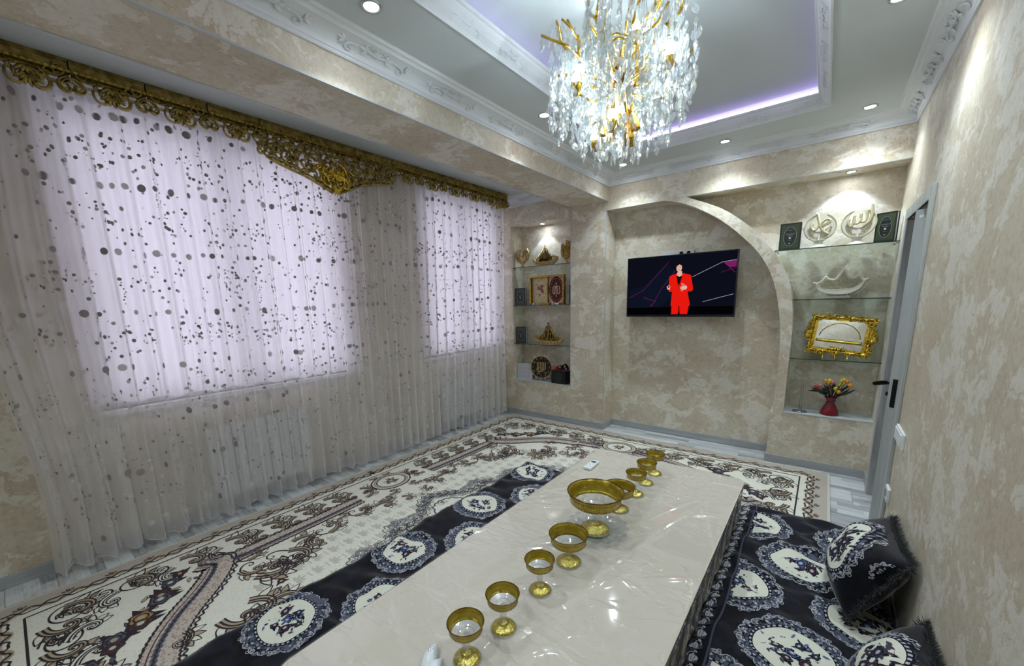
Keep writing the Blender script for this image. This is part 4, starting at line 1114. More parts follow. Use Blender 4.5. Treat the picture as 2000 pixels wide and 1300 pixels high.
def goblet(loc, R, H, label, group=None, big=False):
    g = thing('glass_bowl' if big else 'dessert_glass', loc, label, 'bowl' if big else 'glass', group, local=True)
    k = R/.06; rf = .048*(R/.06)**.55; fh = .028*(H/.14)**.8; d = (.045 if not big else .075)*(1 if big else R/.06*.8+.1); zb = H-d
    m = MB(); m.lathe([(R, H), (R*.985, H-.003), (R*.93, H-.010), (R*.915, H-d*.45), (R*.88, H-d*.75), (R*.80, H-d*.88), (R*.79, H-d*.90), (R*.87, H-d*.74), (R*.905, H-d*.45), (R*.92, H-.010), (R*.975, H-.003), (R, H)], n=40)
    gb_ = m.build('gilt_band', M_am, g, smooth=True)
    m = MB(); m.tube([(R*math.cos(a), R*math.sin(a), H) for a in np.linspace(0, 2*PI, 41)], .0018 if not big else .003, 6, cap=False); m.build('rim', M_rim, gb_, smooth=True)
    m = MB()
    for i in range(56 if not big else 64):
        a = 2*PI*i/(56 if not big else 64); ca, sa = math.cos(a), math.sin(a)
        for (f_, z_) in ((.922, H-d*.30), (.895, H-d*.72)):
            m.tube([(R*f_*ca, R*f_*sa, z_+.0035), (R*f_*ca*1.002, R*f_*sa*1.002, z_-.0035)], .0009*k**.5, 3)
    m.build('bead_rows', M_rim, gb_, kind='stuff')
    if big:
        m = MB()
        for i in range(10):
            a0 = 2*PI*i/10
            for side, rr_ in ((1, .919), (-1, .895)):
                fn = lambda u, v, h, a0=a0, rr_=rr_, side=side: (R*(rr_+side*h)*math.cos(a0+u/(R)), R*(rr_+side*h)*math.sin(a0+u/R), H-.038+v)
                for f_ in (1, -1): ribbon3(m, euler(.0, 0, 90-80*f_, .085, f_, 2.4*PI, 1.3, 18), .003, .006, fn); 
                ribbon3(m, euler(.02, -.015, 60, .05, -1, 2.2*PI, 1.3, 14), .0026, .006, fn)
        m.build('engraved_scrolls', M_eng, gb_, kind='stuff')
    m = MB(); m.lathe([(R*.80, H-d*.90), (R*.62, H-d*1.02), (R*.35, H-d*1.12), (.010*k**.5, H-d*1.18), (.0, H-d*1.18), (.0, H-d*1.14), (R*.33, H-d*1.07), (R*.61, H-d*.97), (R*.78, H-d*.88)], n=36)
    m.tube([(R*.45*math.cos(a), R*.45*math.sin(a), H-d*1.06) for a in np.linspace(0, 2*PI, 30)], .0012, 4, cap=False)
    m.build('clear_bowl', M_glass, g, smooth=True)
    zt_ = H-d*1.16; zs = fh; s_ = k**.4
    m = MB(); m.lathe([(.010*s_, zt_), (.0135*s_, zt_-(zt_-zs)*.08), (.008*s_, zt_-(zt_-zs)*.2), (.0105*s_, zt_-(zt_-zs)*.4), (.013*s_, zt_-(zt_-zs)*.55), (.0085*s_, zt_-(zt_-zs)*.85), (.010*s_, zs)], n=14)
    m.build('stem', M_glass, g, smooth=True)
    m = MB(); m.lathe([(.0, fh*1.0), (.014*s_, fh), (.017*s_, fh*.88), (.016*s_, fh*.78), (rf*.55, fh*.66), (rf*.82, fh*.42), (rf*.93, fh*.2), (rf*.94, fh*.1)], n=32); ft_ = m.build('foot', M_foot, g, smooth=True)
    m = MB(); m.lathe([(rf*.93, fh*.2), (rf, fh*.12), (rf, 0), (rf*.2, 0)], n=32)
    m.build('foot_rim', M_glass, ft_, smooth=True)
    return g
GZ = TZ+.0022
g1 = goblet((-.823, .782, GZ), .060, .142, 'small gold-banded stemmed dessert glass at the near end of the row, beside the white shaker', 'small gold-banded dessert glasses')
small = [(-.806, .953, 'second small gold-banded dessert glass from the near end of the table'), (-.806, 1.191, 'third small gold-banded dessert glass, just before the wider one in front of the big bowl'),
         (-.790, 2.205, 'small gold-banded dessert glass next to the wide one behind the big bowl'), (-.792, 2.388, 'second last small gold-banded dessert glass towards the television wall'), (-.795, 2.56, 'farthest small gold-banded dessert glass at the far end of the row')]
for x, y, lab in small:
    c = copy_tree(g1); c.location = (x, y, GZ); c['label'] = lab; c.rotation_euler.z = y*7
m1 = goblet((-.803, 1.418, GZ), .086, .140, 'wide gold-banded stemmed glass in front of the big bowl', 'wide gold-banded dessert glasses')
c = copy_tree(m1); c.location = (-.806, 1.985, GZ); c['label'] = 'wide gold-banded stemmed glass standing half hidden behind the big bowl'
goblet((-.816, 1.712, GZ+.010), .138, .208, 'large gold-banded footed bowl standing on a clear glass plate', None, True)
# cut glass plate
M_cut = see_through('cut_glass', (.95, .97, .975, 1), .06, .03, (.8, .82, .84, 1), .025)
pl_ = thing('glass_plate', (-.806, 1.715, GZ), 'clear cut-glass plate with a petalled rim under the big bowl', 'plate', local=True)
m = MB(); fn = lambda a, r: 1+(.05*math.cos(16*a) if r > .10 else 0)+(.02*math.cos(16*a) if .05 < r <= .10 else 0)
m.lathe([(.0, .006), (.055, .006), (.09, .008), (.12, .018), (.150, .032), (.152, .029), (.122, .014), (.09, .003), (.055, .001), (0, .001)], n=96, fn=fn); m.build('plate_body', M_cut, pl_, smooth=True)
m = MB()
for i in range(16):
    a = 2*PI*i/16
    for r0, r1 in ((.06, .15),):
        P_ = [((r0+(r1-r0)*t)*math.cos(a+.16*math.sin(PI*t)*s_), (r0+(r1-r0)*t)*math.sin(a+.16*math.sin(PI*t)*s_), .0095+.023*max(0, (t-.35)/.65)**1.3) for s_ in (1,) for t in np.linspace(0, 1, 9)]
        m.tube(P_, .0016, 4)
        P_ = [((r0+(r1-r0)*t)*math.cos(a-.16*math.sin(PI*t)), (r0+(r1-r0)*t)*math.sin(a-.16*math.sin(PI*t)), .0095+.023*max(0, (t-.35)/.65)**1.3) for t in np.linspace(0, 1, 9)]
        m.tube(P_, .0016, 4)
m.build('cut_petals', M_cut, pl_, smooth=True)
# remote control
rc = thing('remote_control', (-1.193, 2.43, GZ), 'white remote control lying at the far left corner of the table', 'remote control')
ang = math.radians(92)
m = MB(); R_ = lambda u, v, z: (-1.193+u*math.cos(ang)-v*math.sin(ang), 2.43+u*math.sin(ang)+v*math.cos(ang), GZ+z)
def rb(name, u0, u1, v0, v1, z0, z1, mat, par, bev=0):
    m = MB(); m.add([R_(u0, v0, z0), R_(u1, v0, z0), R_(u1, v1, z0), R_(u0, v1, z0), R_(u0, v0, z1), R_(u1, v0, z1), R_(u1, v1, z1), R_(u0, v1, z1)], [(0, 3, 2, 1), (4, 5, 6, 7), (0, 1, 5, 4), (1, 2, 6, 5), (2, 3, 7, 6), (3, 0, 4, 7)])
    return m.build(name, mat, par, bevel=bev)
rb('remote_body', -.075, .075, -.027, .027, 0, .020, M_wp, rc, .005)
rb('display', .025, .055, -.017, .017, .0195, .0208, P('grey_lcd', (70, 76, 74), .3), rc)
for (u, v) in ((.0, -.012), (.0, .012), (-.022, 0), (-.045, -.012), (-.045, .012)): rb('button', u-.005, u+.005, v-.006, v+.006, .0195, .0215, P('pale_button', (196, 202, 210), .4) if 'pale_button' not in bpy.data.materials else bpy.data.materials['pale_button'], rc)
# petal-shaped white shakers
M_por = P('white_glazed_porcelain', (232, 236, 240), .15)
sh = thing('shaker', (-.895, .70, GZ), 'white porcelain petal-shaped salt shaker with little holes at the near end of the table', 'shaker')
def petal(ox, oy, ang, L, W, H, name):
    a = math.radians(ang); n = 17; v = []
    for j in range(n):
        t = j/(n-1); wd = W*math.sin(PI*min(1, t*.86+.14))**.8*(1-t**6*.4)
        for k in range(n):
            s_ = -1+2*k/(n-1); x = t*L; y = s_*wd/2+.3*W*t*t; z = H*math.sqrt(max(0, 1-s_*s_))*(math.sin(PI*min(1, t*.8+.1)))*.9+.001+(.012*t*t)
            v.append((ox+x*math.cos(a)-y*math.sin(a), oy+x*math.sin(a)+y*math.cos(a), GZ+z))
    F = [(j*n+k, j*n+k+1, (j+1)*n+k+1, (j+1)*n+k) for j in range(n-1) for k in range(n-1)]
    mk(name, v, F, M_por, sh, smooth=True, solid=.002)
petal(-.905, .665, 100, .085, .050, .034, 'petal'); petal(-.880, .640, 75, .080, .052, .030, 'petal'); petal(-.850, .625, 55, .07, .045, .026, 'petal')
m = MB()
for (dx, dy) in ((0, 0), (.006, .004), (-.006, .004), (.006, -.006), (-.006, -.006), (0, .010), (0, -.011)): m.tube([(-.921+dx, .712+dy, GZ+.036), (-.921+dx, .712+dy, GZ+.0368)], .0013, 6)
m.build('holes', M_dark, sh)
def numeral(txt, size, ext, mat, parent, loc, rot):
    tc = bpy.data.curves.new('numeral', 'FONT'); tc.body = txt; tc.size = size; tc.align_x = 'CENTER'; tc.align_y = 'CENTER'; tc.extrude = ext; tc.resolution_u = 2
    t_ = bpy.data.objects.new('numeral_text', tc); me = bpy.data.meshes.new_from_object(t_); bpy.data.objects.remove(t_); me.materials.clear(); me.materials.append(mat)
    o = bpy.data.objects.new('numeral', me); COL.objects.link(o); o.parent = parent; o.location = loc; o.rotation_euler = rot; return o
# ================================================================== television
TVX0, TVX1, TVZ0, TVZ1, TVY = -1.690, -.655, 1.303, 1.912, 4.235
TV = thing('television', ((TVX0+TVX1)/2, 4.42, 1.6), 'wall-mounted television showing a presenter in a red suit', 'television')
box('tv_case', (TVX0, TVX1, TVY, TVY+.035, TVZ0, TVZ1), M_black, TV, bevel=.003)
box('wall_bracket', (-1.42, -1.0, TVY+.035, 4.425, 1.45, 1.80), M_blackm, TV)
def em(name, rgb, s=1.0): return emit(name, rgb, s*.24)
def zx(x, y):   # picture coordinates of the broadcast image
    u = (x-270)/(1245+ (1-(y-330)/720)*40); top = 385-(x-270)*.085; bot = 1047+(x-270)*.006
    v = (y-top)/(bot-top); return (TVX0+.012+u*(TVX1-TVX0-.02), TVZ1-.008-v*(TVZ1-TVZ0-.026))
SM = [em('screen_navy', (13, 15, 27), .9), em('screen_red', (226, 24, 14), 1.0), em('screen_skin', (226, 184, 168), .9), em('screen_hair', (24, 14, 18), .8), em('screen_magenta', (120, 34, 96), .9), em('screen_white', (196, 190, 214), .9), em('screen_blue', (15, 20, 36), .9), em('screen_black', (5, 5, 8), .6), em('screen_dark_red', (140, 12, 10), .9)]
def spoly(pts, m, h=.0006): 
    P_ = np.array([zx(*p) for p in pts]); scn.poly(P_, m, h, 1)
def sline(pts, w, m, h=.0008): scn.rib(np.array([zx(*p) for p in pts]), w, m, h)
scn = Pat()
scn.poly(np.array([(TVX0+.010, TVZ0+.018), (TVX1-.010, TVZ0+.018), (TVX1-.010, TVZ1-.008), (TVX0+.010, TVZ1-.008)]), 0, .0002, 1)
spoly([(290, 960), (300, 740), (480, 700), (760, 430), (1000, 620), (700, 960)], 6, .0003)
spoly([(272, 960), (1518, 940), (1510, 1040), (272, 1040)], 7, .0004)
sline([(285, 840), (470, 755), (600, 620), (790, 410)], .003, 4); sline([(585, 945), (700, 740), (880, 500)], .003, 4); sline([(480, 835), (640, 885), (560, 940)], .004, 4)
sline([(1070, 590), (1240, 500), (1400, 415), (1545, 388)], .003, 5); sline([(1190, 890), (1380, 835), (1515, 797)], .0028, 5); sline([(1410, 420), (1530, 540)], .004, 4); sline([(1380, 540), (1535, 485)], .0025, 4); spoly([(1410, 420), (1545, 390), (1540, 470), (1480, 480)], 4, .0005)
# figure
spoly([(826, 1040), (830, 920), (1040, 920), (1020, 1040), (935, 1040), (925, 950), (908, 1040)], 8, .0010)
spoly([(835, 1038), (835, 925), (915, 925), (908, 1038)], 1, .0011); spoly([(932, 1038), (928, 925), (1032, 925), (1018, 1038)], 1, .0011)
spoly([(822, 935), (835, 770), (850, 700), (800, 600), (812, 578), (890, 548), (960, 545), (1050, 565), (1062, 600), (1020, 700), (1020, 780), (1048, 925), (1040, 938)], 1, .0013)
spoly([(800, 585), (840, 590), (850, 700), (835, 765), (800, 770), (790, 720), (798, 650)], 1, .0014)
spoly([(1020, 560), (1055, 575), (1082, 740), (1060, 765), (950, 755), (960, 725), (1010, 700), (1000, 620)], 1, .0014)
spoly([(885, 585), (905, 560), (940, 560), (950, 590), (915, 700), (900, 660)], 3, .0016)
spoly([(890, 570), (893, 520), (950, 520), (950, 570), (920, 590)], 2, .0017)
spoly([(872, 545), (875, 450), (900, 412), (940, 408), (972, 440), (978, 500), (985, 550), (960, 545), (950, 480), (900, 480), (893, 540)], 3, .0018)
c_ = zx(915, 482); scn.ell(c_[0], c_[1], .026, .040, 2, .0020, 20, 1)
spoly([(880, 470), (885, 430), (915, 412), (950, 425), (968, 470), (945, 448), (915, 432), (895, 445)], 3, .0022)
for (x, y, w_) in ((900, 470, .007), (930, 468, .007)): c_ = zx(x, y); scn.ell(c_[0], c_[1], w_, .0022, 3, .0023, 8, 1)
c_ = zx(914, 508); scn.ell(c_[0], c_[1], .008, .0025, 8, .0023, 8, 1); sline([(915, 478), (911, 494)], .002, 8, .0023)
spoly([(770, 705), (800, 688), (815, 705), (805, 745), (780, 740)], 2, .0020); spoly([(785, 700), (808, 700), (800, 722), (788, 718)], 7, .0022)
spoly([(940, 720), (955, 700), (1000, 690), (1015, 715), (1000, 740), (960, 745)], 2, .0020)
for a, b in (((955, 702), (950, 665)), ((945, 715), (930, 708)), ((948, 728), (930, 728)), ((955, 738), (936, 748)), ((965, 742), (950, 764)), ((985, 690), (956, 668))): sline([a, b], .0055, 2, .0021)
sline([(890, 600), (905, 700), (925, 740)], .002, 8, .0019); sline([(950, 595), (925, 690)], .002, 8, .0019)
scn.build('screen_picture', lambda u, v, h: np.stack([u, TVY-.0008-h, v], 1), SM, TV, label='broadcast picture of a woman in a red suit on a navy ground with pink lines')
M_ac = P('white_cable_box', (206, 208, 206), .5)
jb = thing('junction_box', (-1.24, 4.42, 1.96), 'flat white mounting plate on the recess wall just above the television', 'mounting plate')
box('plate', (-1.40, -1.08, 4.412, 4.425, 1.90, 1.962), M_ac, jb, bevel=.002)
for x in (-1.20, -1.13):
    m = MB(); m.tube([(x, 4.404, 1.935), (x, 4.4118, 1.935)], .018, 12); m.build('bracket_bolt', M_blackm, jb)

# ================================================================== shelves
M_sg = see_through('shelf_glass', (.90, .96, .94, 1), .04, .02)
M_sge = P('dark_green_glass_edge', (40, 62, 56), .15)
LZ, RZ = (1.921, 1.449, .957), (1.863, 1.453, .956)
def shelf(x0, x1, y0, y1, z, lab):
    s = thing('glass_shelf', ((x0+x1)/2, (y0+y1)/2, z-.008), lab, 'shelf')
    box('glass_pane', (x0, x1, y0+.001, y1, z-.007, z), M_sg, s)
    box('front_edge', (x0, x1, y0, y0+.001, z-.007, z), M_sge, s, label='dark green front edge')
    for x in (x0+.004, x1-.018):
        for y in (y0+.04, y1-.05): box('shelf_pin', (x, x+.014, y, y+.010, z-.016, z-.0072), M_chrome, s)
for z, nme in zip(LZ, ('top', 'middle', 'lowest')): shelf(-3.188, -2.341, 4.18, 4.398, z, nme+' glass shelf of the left wall niche beside the curtain')
for z, x0, nme in zip(RZ, (-.385, -.222, -.197), ('top', 'middle', 'lowest')): shelf(x0, XR-.002, 4.178, 4.418, z, nme+' glass shelf of the right niche beside the arch')

M_cal = P('cream_white_resin', (222, 218, 204), .4); M_calg = P('cream_gilded_resin', (206, 196, 160), .4)
M_og = gold('carved_gold_resin', (150, 118, 58), (206, 178, 116), .42, 50, .6)
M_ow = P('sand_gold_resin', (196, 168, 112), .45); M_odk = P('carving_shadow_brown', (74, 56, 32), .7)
M_bkg = P('dark_green_book_cloth', (14, 22, 16), .45); M_bkm = P('olive_book_panel', (48, 62, 32), .6); M_bkp = P('book_pages', (214, 216, 222), .8); M_sil = P('silver_print', (190, 196, 196), .35, metal=.4)
def local(root, ang=0):
    """placing frame: u to the right, v up, t towards the room"""
    L = Vector(root); c, s_ = math.cos(ang), math.sin(ang)
    return lambda u, v, t: (L.x+u*c+t*s_, L.y+u*s_-t*c, L.z+v)
def quadbox(f, u0, u1, v0, v1, t0, t1):
    m = MB(); return m.add([f(u0, v0, t0), f(u1, v0, t0), f(u1, v0, t1), f(u0, v0, t1), f(u0, v1, t0), f(u1, v1, t0), f(u1, v1, t1), f(u0, v1, t1)], [(0, 3, 2, 1), (4, 5, 6, 7), (0, 1, 5, 4), (1, 2, 6, 5), (2, 3, 7, 6), (3, 0, 4, 7)])
def book(loc, W, H, T, ang, label, panel=M_bkm):
    b = thing('book', loc, label, 'book', 'dark green display books')
    f = local(loc, ang); w = W/2
    fcv = quadbox(f, -w, w, 0, H, -.004, 0).build('front_cover', M_bkg, b); quadbox(f, -w, w, 0, H, -T, -T+.004).build('back_cover', M_bkg, b)
    quadbox(f, -w, -w+.005, 0, H, -T+.004, -.004).build('spine', M_bkg, b); quadbox(f, -w+.005, w-.006, .004, H-.004, -T+.004, -.004).build('page_block', M_bkp, b)
    p = Pat(); g = lambda u, v, h: np.array([f(a, c, t) for a, c, t in zip(u, v, h)])
    p.poly([(-w*.82, H*.06), (w*.86, H*.06), (w*.86, H*.94), (-w*.82, H*.94)], 0, .0006, 1)
    p.ell(0, H*.50, w*.62, H*.36, 1, .0012, 28, 1); p.ering(0, H*.5, w*.60, H*.35, .0012, 2, .0016, 32)
    p.ell(0, H*.44, .0075, .0075, 2, .0020, 10, 1); p.ell(0, H*.24, .004, .004, 2, .0020, 8, 1)
    # two lines of slanted lettering and a small upper line
    for (v0, ww, hh, n) in ((H*.60, .030, .010, 8), (H*.53, .018, .008, 5), (H*.74, .018, .005, 5), (H*.36, .012, .002, 4)):
        for k in range(n):
            x = -ww+2*ww*(k+.5)/n; p.rib([(x-.0016, v0-hh/2), (x, v0+hh*(.5 if k % 2 else .2)), (x+.002, v0-hh/2)], .0011, 2, .0020)
    p.build('cover_print', g, [panel, M_bkg, M_sil], fcv)
    return b
book((-.287, 4.205, RZ[0]+.0006), .145, .212, .035, -.05, 'dark green display book at the left end of the top shelf in the right niche')
book((.296, 4.210, RZ[0]+.0006), .120, .212, .045, -.42, 'dark green display book with its pages showing, at the right end of the top shelf')
M_bk2 = P('dark_grey_green_panel', (50, 58, 50), .5)
book((-3.100, 4.215, LZ[1]+.0006), .150, .215, .035, .10, 'dark display book on the left-niche middle shelf beside the framed clock', M_bk2)
book((-3.100, 4.215, LZ[2]+.0006), .150, .215, .035, .10, 'dark display book on the left-niche lowest shelf beside the gilt ship', M_bk2)
db = thing('dark_case', (-2.36, 4.25, LZ[1]), 'thin dark upright case at the right end of the middle shelf in the left niche', 'case')
box('case_body', (-2.375, -2.345, 4.20, 4.33, LZ[1]+.0005, LZ[1]+.225), M_bkg, db, bevel=.003); box('case_spine', (-2.372, -2.348, 4.197, 4.20, LZ[1]+.01, LZ[1]+.215), M_black, db)

# --- white crescent plates with calligraphy strokes
def crescent_plate(loc, strokes, label, R=.105, ang=0):
    a = thing('calligraphy_plate', loc, label, 'ornament', 'white calligraphy ornaments')
    f = local(loc, ang); cz = .155
    m = MB(); m.lathe([(.062, 0), (.060, .006), (.040, .016), (.028, .03), (.030, .045), (.046, .056), (.0, .058)], (loc[0], loc[1], loc[2]), 24); m.build('pedestal', M_cal, a, smooth=True)
    # crescent disc: outer circle, offset inner opening
    m = MB(); n = 48; O = []; I = []
    for k in range(n+1):
        t = math.radians(112)+ (2*PI-math.radians(44))*k/n
        O.append((R*math.cos(t), cz+R*math.sin(t)))
        I.append((.066*math.cos(t), cz+.034+.066*math.sin(t)))
    for k in range(n+1):
        for (u, v) in (O[k], I[k]):
            for t_ in (-.006, .006): m.v.append(f(u, v, t_))
    for k in range(n):
        b = 4*k; d = b+4
        for q_ in ((b+1, d+1, d+3, b+3), (b, b+2, d+2, d), (b, d, d+1, b+1), (b+2, b+3, d+3, d+2)): m.f.append(q_); m.m.append(0)
    m.f.append((0, 1, 3, 2)); m.f.append((4*n, 4*n+2, 4*n+3, 4*n+1)); m.m += [0, 0]
    m.build('crescent', M_cal, a)
    m = MB(); g = lambda u, v, h: f(u, v, .0062+h)
    for e_ in (O, [(u*.95, cz+(v-cz)*.95) for u, v in O], I): ribbon3(m, e_, .004, .004, g, taper=False)
    for k in range(9):
        t = math.radians(-170+k*20); rr_ = .088-.010*abs(k-4)/4
        x, y = rr_*math.cos(t), cz+rr_*math.sin(t)
        for fl_ in (1, -1): ribbon3(m, euler(x, y, math.degrees(t)+90*fl_, .035, fl_, 2*PI, 1.2, 12), .0028, .004, g)
        leaf3(m, x, y, math.degrees(t)+180, .018, .008, .004, g)
    m.build('relief_scrolls', M_calg, a, smooth=True)
    m = MB(); g = lambda u, v, h: f(u, v, .010+h)
    for s_ in strokes: ribbon3(m, smooth_curve([(x, y) for x, y in s_[0]], 8), s_[1]*.68, .010, g, taper=len(s_) < 3)
    m.build('lettering', M_calg, a, smooth=True, solid=.006)
    box('lettering_stay', (loc[0]-.006, loc[0]+.006, loc[1]-.012, loc[1]-.004, loc[2]+.06, loc[2]+.11), M_cal, a)
    return a
crescent_plate((-.094, 4.235, RZ[0]+.0005), [([(-.035, .255), (-.028, .262), (-.018, .235), (-.004, .18), (.02, .13), (.058, .098)], .016, 1), ([(-.005, .175), (-.025, .142), (-.045, .14), (-.055, .165), (-.045, .185)], .010), ([(.005, .16), (.045, .175), (.06, .20), (.04, .215), (.012, .195), (.01, .18)], .013, 1), ([(.012, .168), (.036, .182), (.05, .195)], .006)],
               'white crescent plate with crossed letter strokes on the top right-niche shelf')
crescent_plate((.142, 4.235, RZ[0]+.0005), [([(.064, .285), (.068, .26), (.072, .21), (.06, .165), (.03, .135), (.022, .125)], .013, 1), ([(.04, .245), (.043, .20), (.035, .168), (.012, .165), (.008, .20), (.008, .225)], .011, 1), ([(.008, .185), (-.004, .158), (-.026, .160), (-.03, .20), (-.028, .215)], .010, 1), ([(-.03, .19), (-.038, .14), (-.055, .145), (-.062, .175), (-.055, .19)], .010)],
               'white crescent plate with upright letter strokes on the top right-niche shelf')

# --- white ship on stand
def sail_ship(loc):
    a = thing('calligraphy_ship', loc, 'cream white ship ornament with a scalloped sail on the middle shelf of the right niche', 'ornament')
    f = local(loc, 0)
    z0 = .0
    m = MB()
    m.tube([f(-.085, .010, 0), f(.085, .010, 0)], .010, 8)
    for u in (-.06, .06): m.tube([f(u, .010, 0), f(u, .036, 0)], .009, 8)
    m.build('stand', M_cal, a, smooth=True)
    hull = [(-.150, .128), (-.140, .095), (-.115, .065), (-.07, .043), (-.02, .034), (.05, .034), (.10, .050), (.135, .078), (.155, .115), (.165, .140)]
    deck = [(-.150, .128), (-.125, .100), (-.09, .080), (-.05, .072), (.02, .071), (.07, .075), (.11, .092), (.14, .113), (.165, .140)]
    m = MB(); m.prism(list(smooth_curve(hull, 4))+list(smooth_curve(deck, 4))[::-1][1:-1], f, -.022, .022); m.build('hull', M_cal, a)
    sail = smooth_curve([(-.150, .128), (-.115, .140), (-.085, .185)], 5).tolist()+smooth_curve([(-.085, .185), (-.07, .165), (-.03, .155), (.0, .185), (.030, .240)], 5).tolist()[1:]+smooth_curve([(.030, .240), (.055, .185), (.09, .165), (.125, .195)], 5).tolist()[1:]+smooth_curve([(.125, .195), (.14, .16), (.165, .142)], 5).tolist()[1:]
    low = smooth_curve(deck, 4).tolist()
    m = MB(); m.prism([tuple(p) for p in sail]+[tuple(p) for p in low[::-1][1:-1]], f, -.006, .004); m.build('sail', P('sail_beige', (186, 176, 140), .6), a)
    m = MB(); g = lambda u, v, h: f(u, v, .004+h); S_ = np.array(sail); ribbon3(m, S_-[[0, .006]], .018, .006, g, taper=False); ribbon3(m, smooth_curve(deck, 4), .006, .020, g, taper=False)
    for (u, v) in ((-.157, .130), (.172, .146)): m.tube([f(u, v, -.005), f(u, v, .008)], .008, 8)
    for (u, v) in ((-.085, .19), (.030, .247), (.125, .2)): m.tube([f(u, v-.01, 0), f(u+.002, v+.012, 0)], .0025, 6)
    m.tube([f(.165, .125, -.012), f(.155, .075, -.014), (f(.11, .035, -.014)), f(.07, .026, -.012)], .006, 6)
    m.build('sail_border', M_cal, a, smooth=True)
    m = MB(); r = random.Random(4); g = lambda u, v, h: f(u, v, .004+h)
    for k in range(26):
        u = -.12+.26*k/25; top = np.interp(u, [p[0] for p in sail], [p[1] for p in sail])-.022; bot = np.interp(u, [p[0] for p in low], [p[1] for p in low])+.008
        for v in np.arange(bot, top, .018):
            ribbon3(m, euler(u+r.uniform(-.004, .004), v, r.uniform(0, 360), .035, r.choice((1, -1)), 1.8*PI, 1.1, 10), .0038, .007, g)
    m.build('lettering', M_cal, a, smooth=True, kind='stuff')
sail_ship((.066, 4.29, RZ[1]+.0005))

# --- gold mirrored tray leaning on lowest shelf
def mirror_tray(loc):
    a = thing('mirror_tray', loc, 'ornate gold tray with a mirrored centre leaning on the lowest shelf of the right niche', 'tray')
    M_mir = P('mirror_glass', (225, 228, 230), .03, metal=1.0)
    L = Vector(loc); tl = math.radians(7); rl = math.radians(-5); yw = -.10
    def f(u, v, t):
        u2 = u*math.cos(rl)-v*math.sin(rl); v2 = u*math.sin(rl)+v*math.cos(rl)
        y = v2*math.sin(tl)-t*math.cos(tl); z = v2*math.cos(tl)+t*math.sin(tl)
        return (L.x+u2*math.cos(yw)-y*math.sin(yw)*0+0, L.y+y+u2*math.sin(yw), L.z+.198+z)
    m = MB(); m.prism([(-.185, -.145), (.185, -.145), (.185, .145), (-.185, .145)], f, -.006, 0); m.build('back_plate', M_gb, a)
    m = MB(); m.prism([(-.155, -.115), (.155, -.115), (.155, .115), (-.155, .115)], f, 0, .002); m.build('mirror', M_mir, a)
    m = MB(); r = random.Random(2)
    for (p0, p1) in (((-.19, -.14), (.19, -.14)), ((.19, -.14), (.19, .14)), ((.19, .14), (-.19, .14)), ((-.19, .14), (-.19, -.14))):
        p0, p1 = np.array(p0), np.array(p1)
        for o_, w_, h_ in ((0, .022, .018), (.016, .016, .012)):
            t = np.linspace(0, 1, 30)[:, None]; P_ = p0+(p1-p0)*t; P_ = P_*(1-o_*5*np.array((.19, .14)).min()); P_ += .003*np.sin(t*40)
            ribbon3(m, P_, w_, h_, lambda u, v, h: f(u, v, h), taper=False)
        n = int(np.linalg.norm(p1-p0)/.030)
        for k in range(n+1):
            p = p0+(p1-p0)*k/n
            for _ in range(2): leaf3(m, p[0], p[1], r.uniform(0, 360), r.uniform(.018, .028), .016, .020, lambda u, v, h: f(u, v, h+.004))
            ribbon3(m, euler(p[0], p[1], r.uniform(0, 360), .07, r.choice((1, -1)), 2.2*PI, 1.2, 14), .008, .024, lambda u, v, h: f(u, v, h+.002))
    m.build('gilt_frame', M_gb, a, smooth=True, solid=.002)
    for s_, nm in ((1, 'handle'), (-1, 'handle')):
        m = MB()
        for k in range(16):
            leaf3(m, s_*.20, -.01, (0 if s_ > 0 else 180)+(k-8)*16, .04, .014, .022, lambda u, v, h: f(u, v, h))
        for k in (1, -1): ribbon3(m, euler(s_*.195, 0, 90-90*s_, .09, k, 2.3*PI, 1.2, 16), .010, .02, lambda u, v, h: f(u, v, h))
        m.build(nm, M_gb, a, smooth=True, solid=.003)
    m = MB()   # arch lines over the mirror and the little front gallery
    arc_ = [(.135*math.cos(t), -.04+.135*math.sin(t)) for t in np.linspace(.15, PI-.15, 20)]
    ribbon3(m, arc_, .004, .004, lambda u, v, h: f(u, v, h+.002), taper=False)
    ribbon3(m, [(-.15+.3*t, -.055) for t in np.linspace(0, 1, 12)], .022, .014, lambda u, v, h: f(u, v, h+.004), taper=False)
    for k in range(24): leaf3(m, -.14+.28*k/23, -.062, 90, .018, .009, .020, lambda u, v, h: f(u, v, h+.004))
    for k in range(14): leaf3(m, -.05+.10*k/13, -.135, r.uniform(60, 120), .035, .014, .022, lambda u, v, h: f(u, v, h+.004))
    m.build('gallery', M_gb, a, smooth=True, solid=.002)
    m = MB()
    for u in (-.08, 0, .08): m.tube([f(u, -.150, .004), (f(u, -.16, .004)[0], f(u, -.16, .004)[1]-.012, L.z+.002)], .006, 6)
    m.build('foot', M_gb, a)
    m = MB(); m.tube([f(0, .05, -.008), (L.x, L.y+.075, L.z+.003)], .004, 6); m.build('easel_leg', M_gb, a)
mirror_tray((.115, 4.285, RZ[2]+.0005))

